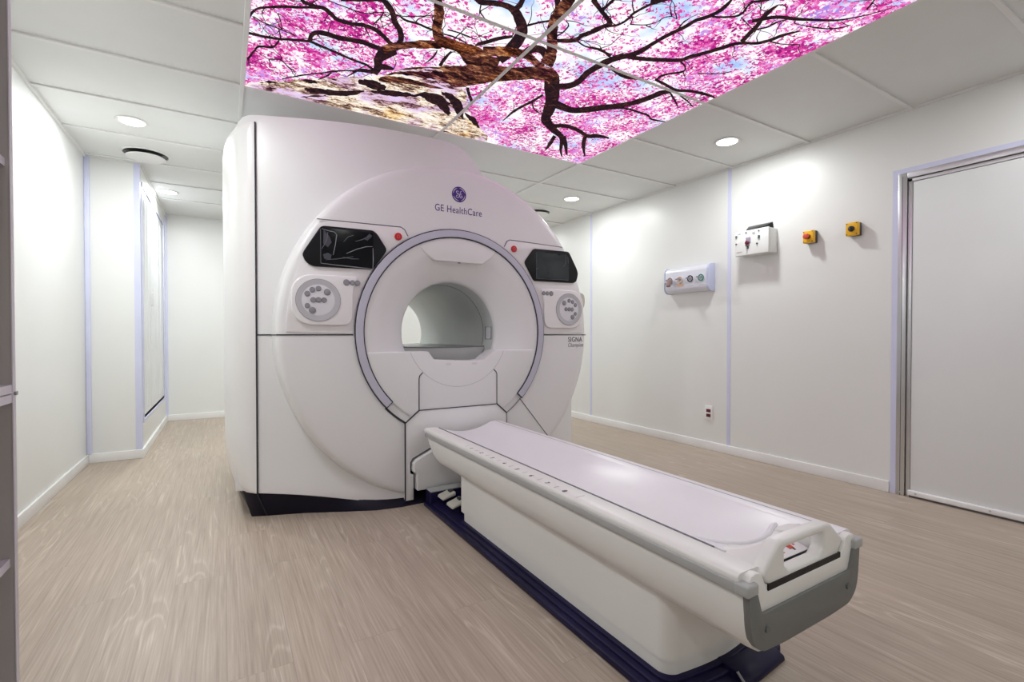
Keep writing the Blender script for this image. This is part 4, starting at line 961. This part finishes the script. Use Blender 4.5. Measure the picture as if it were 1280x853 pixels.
# raised lips where the cradle meets the handle
def on_cradle(pts, up=.001): return [(x, y, .4755-.018*(1-((x-XT)/.178)**2)+up) for x, y in pts]
tp('cradle_lip', tb(on_cradle([q for q in catmull([[1.150, .905], [1.172, .872], [1.205, .842], [1.25, .823], [1.312, .817], [1.37, .822], [1.42, .838], [1.455, .845]], 4)], .0), [.001]+[.002+.006*min(1, k/10) for k in range(1, 27)]+[.006, .003], 12), M['mat'], cr, smooth=80)
# handle at the foot end: bridge with a long grip hole, side cheeks sloping down to the cradle
out = [(1.150, .427), (1.120, .462), (1.186, .524), (1.20, .530), (1.425, .530), (1.445, .524), (1.512, .468), (1.480, .427)]
hole = [(1.238, .447), (1.220, .462), (1.218, .503), (1.226, .508), (1.396, .508), (1.405, .503), (1.405, .464), (1.385, .447)]
bm = bmesh.new()
def ringloop(P, y): return [bm.verts.new((x, y, z)) for x, z in P]
yF, yB = .684, .722
of, hf, ob, hb = ringloop(out, yF), ringloop(hole, yF), ringloop(out, yB), ringloop(hole, yB)
for i in range(8):
    j = (i+1) % 8
    bm.faces.new((of[i], of[j], hf[j], hf[i])); bm.faces.new((ob[i], hb[i], hb[j], ob[j]))
    bm.faces.new((of[i], ob[i], ob[j], of[j])); bm.faces.new((hf[i], hf[j], hb[j], hb[i]))
bmesh.ops.recalc_face_normals(bm, faces=bm.faces[:])
hd = tp('handle', bm, M['table'], None, bevel=.009, seg=4, smooth=50)
for s in (0, 1):
    xa, xb, xc, xd = (1.122, 1.128, 1.216, 1.212) if s == 0 else (1.512, 1.506, 1.412, 1.416)
    bm = bmesh.new()
    loft(bm, [[(xa, .71, .462), (xa+(.064 if s == 0 else -.067), .71, .524), (xc, .71, .518), (xc, .71, .43), (xb, .71, .43)],
              [(xa, .78, .462), (xa+(.05 if s == 0 else -.05), .77, .487), (xc, .77, .482), (xc, .78, .43), (xb, .78, .43)],
              [(xa, .845, .462), (xa+(.03 if s == 0 else -.03), .85, .464), (xc, .86, .455), (xc, .86, .43), (xb, .845, .43)]])
    tp('handle_cheek', bm, M['table'], hd, bevel=.005, seg=3, smooth=60)
lb = tp('warning_card', loft(bmesh.new(), [[(1.222, .722, .4515), (1.40, .722, .4515), (1.40, .722, .449), (1.222, .722, .449)], [(1.222, .77, .4635), (1.40, .77, .4635), (1.40, .77, .460), (1.222, .77, .460)]]), M['white2'], hd)
def card(x0, x1, t0, t1, m, nm='card_mark'):
    f = lambda t: (.722+.048*t, .4515+.012*t+.0005)
    bm = bmesh.new(); (ya, za), (yb, zb) = f(t0), f(t1)
    bm.faces.new([bm.verts.new(v) for v in ((x0, ya, za), (x1, ya, za), (x1, yb, zb), (x0, yb, zb))])
    tp(nm, bm, M[m], hd)
card(1.340, 1.362, .35, .7, 'redknob'); card(1.350, 1.358, .2, .4, 'ink'); card(1.245, 1.252, .2, .5, 'ink'); card(1.275, 1.281, .3, .65, 'ink'); card(1.302, 1.309, .25, .45, 'redl'); card(1.260, 1.266, .55, .8, 'ink'); card(1.368, 1.378, .5, .7, 'redl'); card(1.318, 1.326, .55, .75, 'ink')
# white end frame and dark slot under the handle
fr = [(1.062, .436), (1.062, .462), (1.072, .474), (1.090, .477), (1.112, .472), (1.138, .4205), (1.492, .4205), (1.518, .470), (1.536, .477), (1.560, .474), (1.570, .462), (1.570, .436), (1.545, .36), (1.087, .36)]
tp('end_frame', pr(fr, 'Y', .680, .712), M['table'], bevel=.004, seg=2)
tp('end_slot', bx(1.142, 1.490, .6812, .728, .4207, .436), M['black'])
tp('end_slot', bx(1.128, 1.502, .702, .728, .4172, .445), M['black'])
bm = bmesh.new(); box(bm, 1.185, 1.20, .688, .70, .4175, .426); box(bm, 1.125, 1.140, .69, .705, .418, .448); box(bm, 1.492, 1.506, .69, .705, .418, .448)
tp('end_latch', bm, M['bump'], bevel=.002)
# grey U-shaped end plate
pl = roundpoly([(1.050, .433), (1.058, .35), (1.070, .312), (1.105, .286), (1.20, .280), (1.43, .280), (1.527, .286), (1.562, .312), (1.574, .35), (1.582, .433), (1.547, .433), (1.528, .378), (1.104, .378), (1.085, .433)], [.003, .03, .03, .03, .03, .03, .03, .03, .03, .003, .003, .006, .006, .003])
ep = tp('end_plate', pl and pr(pl, 'Y', .672, .690), M['plate'], bevel=.003, seg=2)
for x in (1.122, 1.512):
    tp('rivet', disc_y(bmesh.new(), x, .338, .009, .668, .673, 16), M['plate2'], ep)
for s in (-1, 1):
    x0, x1 = sorted((XT+s*.232, XT+s*.277)); tp('corner_bumper', bx(x0, x1, .668, .706, .432, .461), M['bump'], bevel=.006)
# pedestal
def rplan(x0, x1, y0, y1, r, bow, n=8):
    P = []
    for i in range(n+1):
        t = PI+PI/2*i/n; P.append((x0+r+r*math.cos(t), y0+r+r*math.sin(t)))
    for i in range(1, 8): 
        u = i/8; P.append((x0+r+(x1-x0-2*r)*u, y0-bow*math.sin(PI*u)))
    for i in range(n+1):
        t = 1.5*PI+PI/2*i/n; P.append((x1-r+r*math.cos(t), y0+r+r*math.sin(t)))
    return P+[(x1, y1), (x0, y1)]
def slab(P, z0, z1): return loft(bmesh.new(), [[(x, y, z0) for x, y in P], [(x, y, z1) for x, y in P]])
pd = tp('pedestal', slab(rplan(1.100, 1.532, .950, 2.375, .05, .014), .088, .288), M['table'], smooth=50)
tp('pedestal_rim', slab(rplan(1.104, 1.528, .954, 2.345, .05, .014), .042, .0855), M['table'], pd, smooth=50)
tp('pedestal_line', slab(rplan(1.1035, 1.5285, .9535, 2.37, .05, .014), .085, .0885), M['bump'], pd)
tp('pedestal_screw', tb([(1.45, .936, .20), (1.45, .93, .20)], .007, 12), M['btn'], pd)
# navy base plate: outer tray, raised inner plinth, front foot
bp = tp('base_plate', slab(rplan(1.042, 1.590, .885, 2.80, .05, .02), 0, .026), M['navy'], bevel=.006, smooth=50)
tp('base_step', slab(rplan(1.066, 1.566, .915, 2.80, .05, .02), .020, .036), M['navy'], bp, bevel=.005, smooth=50)
tp('base_plinth', slab(rplan(1.088, 1.544, .938, 2.36, .05, .016), .030, .046), M['navy'], bp, bevel=.004, smooth=50)
bm = bmesh.new()
loft(bm, [[(1.30, .84, 0), (1.545, .862, 0), (1.548, .99, 0), (1.30, .99, 0)], [(1.302, .842, .022), (1.540, .864, .018), (1.542, .985, .020), (1.302, .985, .03)], [(1.306, .87, .046), (1.535, .885, .030), (1.535, .98, .034), (1.306, .98, .05)]])
tp('front_foot', bm, M['navy'], bp, bevel=.006, smooth=50)
tp('foot_hinge', tb([(1.302, .842, .024), (1.302, .87, .048)], .004), M['btn'], bp)
# docking block between pedestal and scanner
db = tp('dock_base', bx(1.058, 1.574, 2.72, 2.805, .0, .100), M['navy'], bevel=.005)
tp('dock_edge', bx(1.060, 1.572, 2.719, 2.800, .0995, .104), M['bump'], db)
for y, x in ((2.655, 1.125), (2.50, 1.115)):
    bm = loft(bmesh.new(), [[(x-.035, y-.05, .075), (x+.05, y-.05, .095), (x+.05, y+.045, .095), (x-.035, y+.045, .075)], [(x-.03, y-.046, .092), (x+.05, y-.046, .118), (x+.05, y+.041, .118), (x-.03, y+.041, .092)]])
    p_ = tp('foot_pedal', bm, M['beige'], bevel=.008, seg=3, smooth=50)
    tp('pedal_mark', bx(x+.022, x+.045, y-.02, y+.015, .104, .120), M['ink'], p_)
    tp('pedal_stem', bx(x+.02, x+.06, y-.02, y+.02, .034, .10), M['navy'], p_)

# ------------------------------------------------------------------ things on the right wall
def wp(t, name, bm, m, parent=None, **k):
    o = obj(name, bm, m, None, **k); o.parent = parent or t
    if parent is None: o.matrix_parent_inverse = Matrix.Translation(t.location).inverted()
    return o
G = .0015                                   # sits on the wall face
# medical gas panel
g = thing('gas_outlet_panel', 'long white wall panel with four round gas outlets and a rounded front', 'gas panel', (XR-G, 3.02, 1.57))
def dsec(d, z0, z1):
    P = [(XR-G, z0)]
    P += [(XR-d+.05-.05*math.sin(t), z0+.055-.055*math.cos(t)) for t in [PI/2*k/8 for k in range(9)]]
    P += [(XR-d+.05-.05*math.cos(t), z1-.055+.055*math.sin(t)) for t in [PI/2*k/8 for k in range(9)]]
    return P+[(XR-G, z1)]
wp(g, 'housing', loft(bmesh.new(), [[(x, y, z) for x, z in dsec(.09, 1.452, 1.690)] for y in (2.80, 3.275)]), M['gas'], smooth=50)
for ya, yb in ((2.778, 2.80), (3.275, 3.285)):
    wp(g, 'end_cap', loft(bmesh.new(), [[(x, y, z) for x, z in dsec(.096, 1.446, 1.697)] for y in (ya, yb)]), M['gascap'], bevel=.003)
for y, colr, lev in ((3.204, 'pinkish', 1), (3.087, 'amber', 0), (2.970, 'ink', 0), (2.853, 'green', 0)):
    X0 = XR-.09
    bm = bmesh.new(); tube(bm, [(X0+.002, y, 1.57), (X0-.012, y, 1.57)], .034, 24)
    v = wp(g, 'outlet', bm, M['gas'], bevel=.003)
    wp(g, 'outlet_ring', tb([(X0-.013, y+.027*math.cos(t), 1.57+.027*math.sin(t)) for t in [PI*2*k/20 for k in range(20)]], .006, 6, True), M[colr], v)
    wp(g, 'outlet_socket', tb([(X0-.010, y, 1.57), (X0-.017, y, 1.57)], .013, 16), M['btn'], v)
    wp(g, 'outlet_lever', bx(X0-.024, X0-.012, y+.020, y+.045, 1.573, 1.585), M['btn'], v, bevel=.002)
    wp(g, 'outlet_card', bx(X0-.004, X0-.0005, y-.036, y+.036, 1.508, 1.530), M['amber' if colr == 'amber' else 'gas'], v)
    if lev:
        wp(g, 'hose_connector', tb([(X0-.015, y-.005, 1.575), (X0-.05, y-.012, 1.54), (X0-.055, y-.018, 1.515)], [.018, .024, .020], 14), M['pinkish'], v, smooth=60)
        for dy, dz in ((.045, .0), (.03, .03), (-.03, .03)): wp(g, 'outlet_lever', tb([(X0-.014, y+dy*.5, 1.555+dz*.5), (X0-.03, y+dy, 1.545+dz)], .007, 8), M['btn'], v)
wp(g, 'label_mark', bx(XR-.0925, XR-.0895, 2.81, 2.84, 1.52, 1.524), M['bump'])
# isolator box
M['teal'] = plastic('dark_teal', (.05, .11, .11), .4)
t = thing('switch_box', 'white metal switch box with a rotary switch and a black plate on top', 'switch box', (XR-G, 2.36, 1.8))
wp(t, 'body', bx(XR-.105, XR-G, 2.214, 2.498, 1.706, 1.902), M['box'], bevel=.006)
wp(t, 'front_cover', bx(XR-.125, XR-.108, 2.212, 2.500, 1.703, 1.905), M['box'], bevel=.006)
wp(t, 'lid_gap', bx(XR-.109, XR-.104, 2.216, 2.496, 1.708, 1.900), M['bump'])
bm = loft(bmesh.new(), [[(XR-.10, 2.43, 1.900), (XR-.10, 2.27, 1.900), (XR-.004, 2.24, 1.900), (XR-.004, 2.47, 1.900)], [(XR-.088, 2.425, 1.918), (XR-.088, 2.275, 1.918), (XR-.004, 2.25, 1.962), (XR-.004, 2.46, 1.962)]])
wp(t, 'cable_gland_plate', bm, M['black'], bevel=.002)
xf = XR-.1265
wp(t, 'rotary_plate', bx(xf-.004, xf+.002, 2.362, 2.402, 1.802, 1.846), M['maroonlabel'], bevel=.002)
kb = wp(t, 'rotary_knob', tb([(xf-.003, 2.384, 1.80), (xf-.024, 2.384, 1.80)], .014, 18), M['maroon'], bevel=.003)
wp(t, 'knob_grip', bx(xf-.030, xf-.022, 2.380, 2.388, 1.770, 1.815), M['maroon'], kb, bevel=.002)
bm = bmesh.new()
for y, z, a, b_ in ((2.487, 1.864, .006, .010), (2.487, 1.805, .005, .005), (2.29, 1.834, .007, .013), (2.305, 1.785, .006, .006), (2.385, 1.765, .004, .012), (2.29, 1.885, .004, .004), (2.40, 1.888, .004, .004)):
    box(bm, xf-.006, xf+.002, y-a, y+a, z-b_, z+b_)
wp(t, 'lid_fastenings', bm, M['teal'])
bm = bmesh.new()
for y, z, a in ((2.46, 1.735, .022), (2.46, 1.885, .010), (2.385, 1.782, .020), (2.335, 1.88, .012), (2.335, 1.868, .012)): box(bm, xf-.001, xf+.002, y-a, y+a, z-.0015, z+.0015)
wp(t, 'lid_lettering', bm, M['btn'])
# emergency stops
def stop(y, z, label, red):
    e = thing('emergency_stop_switch', label, 'wall switch', (XR-G, y, z), 'yellow wall switch boxes')
    wp(e, 'base', bx(XR-.034, XR-G, y-.037, y+.037, z-.045, z+.045), M['brown'], bevel=.005)
    wp(e, 'cover', bx(XR-.066, XR-.0335, y-.038, y+.038, z-.046, z+.046), M['yellow'], bevel=.006)
    x0 = XR-.066
    if red:
        k = wp(e, 'push_button', tb([(x0, y, z), (x0-.012, y, z), (x0-.020, y, z), (x0-.032, y, z), (x0-.036, y, z)], [.012, .012, .021, .021, .015], 22), M['redknob'], smooth=40)
        wp(e, 'button_collar', tb([(x0+.001, y, z), (x0-.006, y, z)], .018, 20), M['ink'], k)
    else:
        k = wp(e, 'rotary_switch', tb([(x0+.001, y, z), (x0-.010, y, z), (x0-.016, y, z)], [.019, .019, .014], 22), M['ink'], smooth=40)
        wp(e, 'switch_grip', bx(x0-.026, x0-.014, y-.005, y+.005, z-.015, z+.015), M['ink'], k, bevel=.002)
    bm = bmesh.new()
    for dy in (-.03, .03):
        for dz in (-.037, .037): tube(bm, [(x0+.001, y+dy, z+dz), (x0-.0015, y+dy, z+dz)], .004, 10)
    wp(e, 'cover_screws', bm, M['brown'])
stop(1.945, 1.782, 'yellow wall box with a red push button, next to the white switch box', True)
stop(1.655, 1.785, 'yellow wall box with a black rotary switch, nearest the door', False)
# double socket low on the wall
s = thing('wall_socket', 'small white wall plate with two dark red sockets near the baseboard', 'socket', (XR-G, 2.835, .34))
pl_ = wp(s, 'plate', bx(XR-.012, XR-G, 2.797, 2.873, .276, .402), M['base'], bevel=.003)
for z in (.358, .314):
    q = wp(s, 'socket', bx(XR-.016, XR-.010, 2.812, 2.856, z-.014, z+.014), M['maroon'], bevel=.002)
    wp(s, 'socket_hole', bx(XR-.0168, XR-.0155, 2.826, 2.842, z-.004, z+.004), M['ink'], q)

# ------------------------------------------------------------------ shelving unit at the left edge
SX0, SX1, SY0, SY1 = XL+.002, -.480, .75, 1.775
c = thing('shelf_cabinet', 'grey-white open shelf cabinet cut off by the left edge of the picture', 'shelf cabinet', ((SX0+SX1)/2, SY1, 0))
PT = .018
for z0, z1 in ((0, .894), (.894+.003, 2.42)):
    wp(c, 'side_panel', bx(SX0, SX1, SY1-PT, SY1, z0, z1), M['shelf'], bevel=.001, seg=1)
    wp(c, 'side_panel', bx(SX0, SX1, SY0, SY0+PT, z0, z1), M['shelf'], bevel=.001, seg=1)
    wp(c, 'edge_strip', bx(SX1, SX1+.002, SY1-PT-.002, SY1, z0, z1), M['shelfedge'])
    wp(c, 'back_panel', bx(SX0, SX0+.008, SY0+PT, SY1-PT, z0, z1), M['shelf'])
    wp(c, 'top_board', bx(SX0+.008, SX1, SY0+PT, SY1-PT, z1-.022, z1), M['shelfedge'])
    wp(c, 'bottom_board', bx(SX0+.008, SX1, SY0+PT, SY1-PT, z0, z0+.022), M['shelfedge'])
for z in (.45, 1.50, 1.95):
    wp(c, 'shelf', bx(SX0+.008, SX1-.008, SY0+PT, SY1-PT, z-.011, z+.011), M['shelfedge'])
wp(c, 'hinge_pin', bx(SX1, SX1+.006, SY1-.012, SY1+.004, .890, .900), M['btn'], bevel=.001)

# ------------------------------------------------------------------ camera, world, look
cam = bpy.data.cameras.new('camera'); cam.sensor_fit = 'HORIZONTAL'; cam.sensor_width = 36; cam.lens = 36*600.2/1280; cam.clip_start = .05
co = bpy.data.objects.new('camera', cam); COL.objects.link(co)
co.location = (0, 0, 1.05)
co.rotation_euler = (math.radians(90-.736), 0, math.radians(-30.91))
scene.camera = co
w = bpy.data.worlds.new('world'); scene.world = w; w.use_nodes = True
w.node_tree.nodes['Background'].inputs[0].default_value = (.9, .95, 1, 1); w.node_tree.nodes['Background'].inputs[1].default_value = .05
scene.view_settings.view_transform = 'Standard'; scene.view_settings.look = 'None'
scene.view_settings.gamma = 1; scene.view_settings.use_curve_mapping = False
scene.view_settings.exposure = 0.0
scene.cycles.diffuse_bounces = 6; scene.cycles.max_bounces = 12; scene.cycles.sample_clamp_indirect = 6
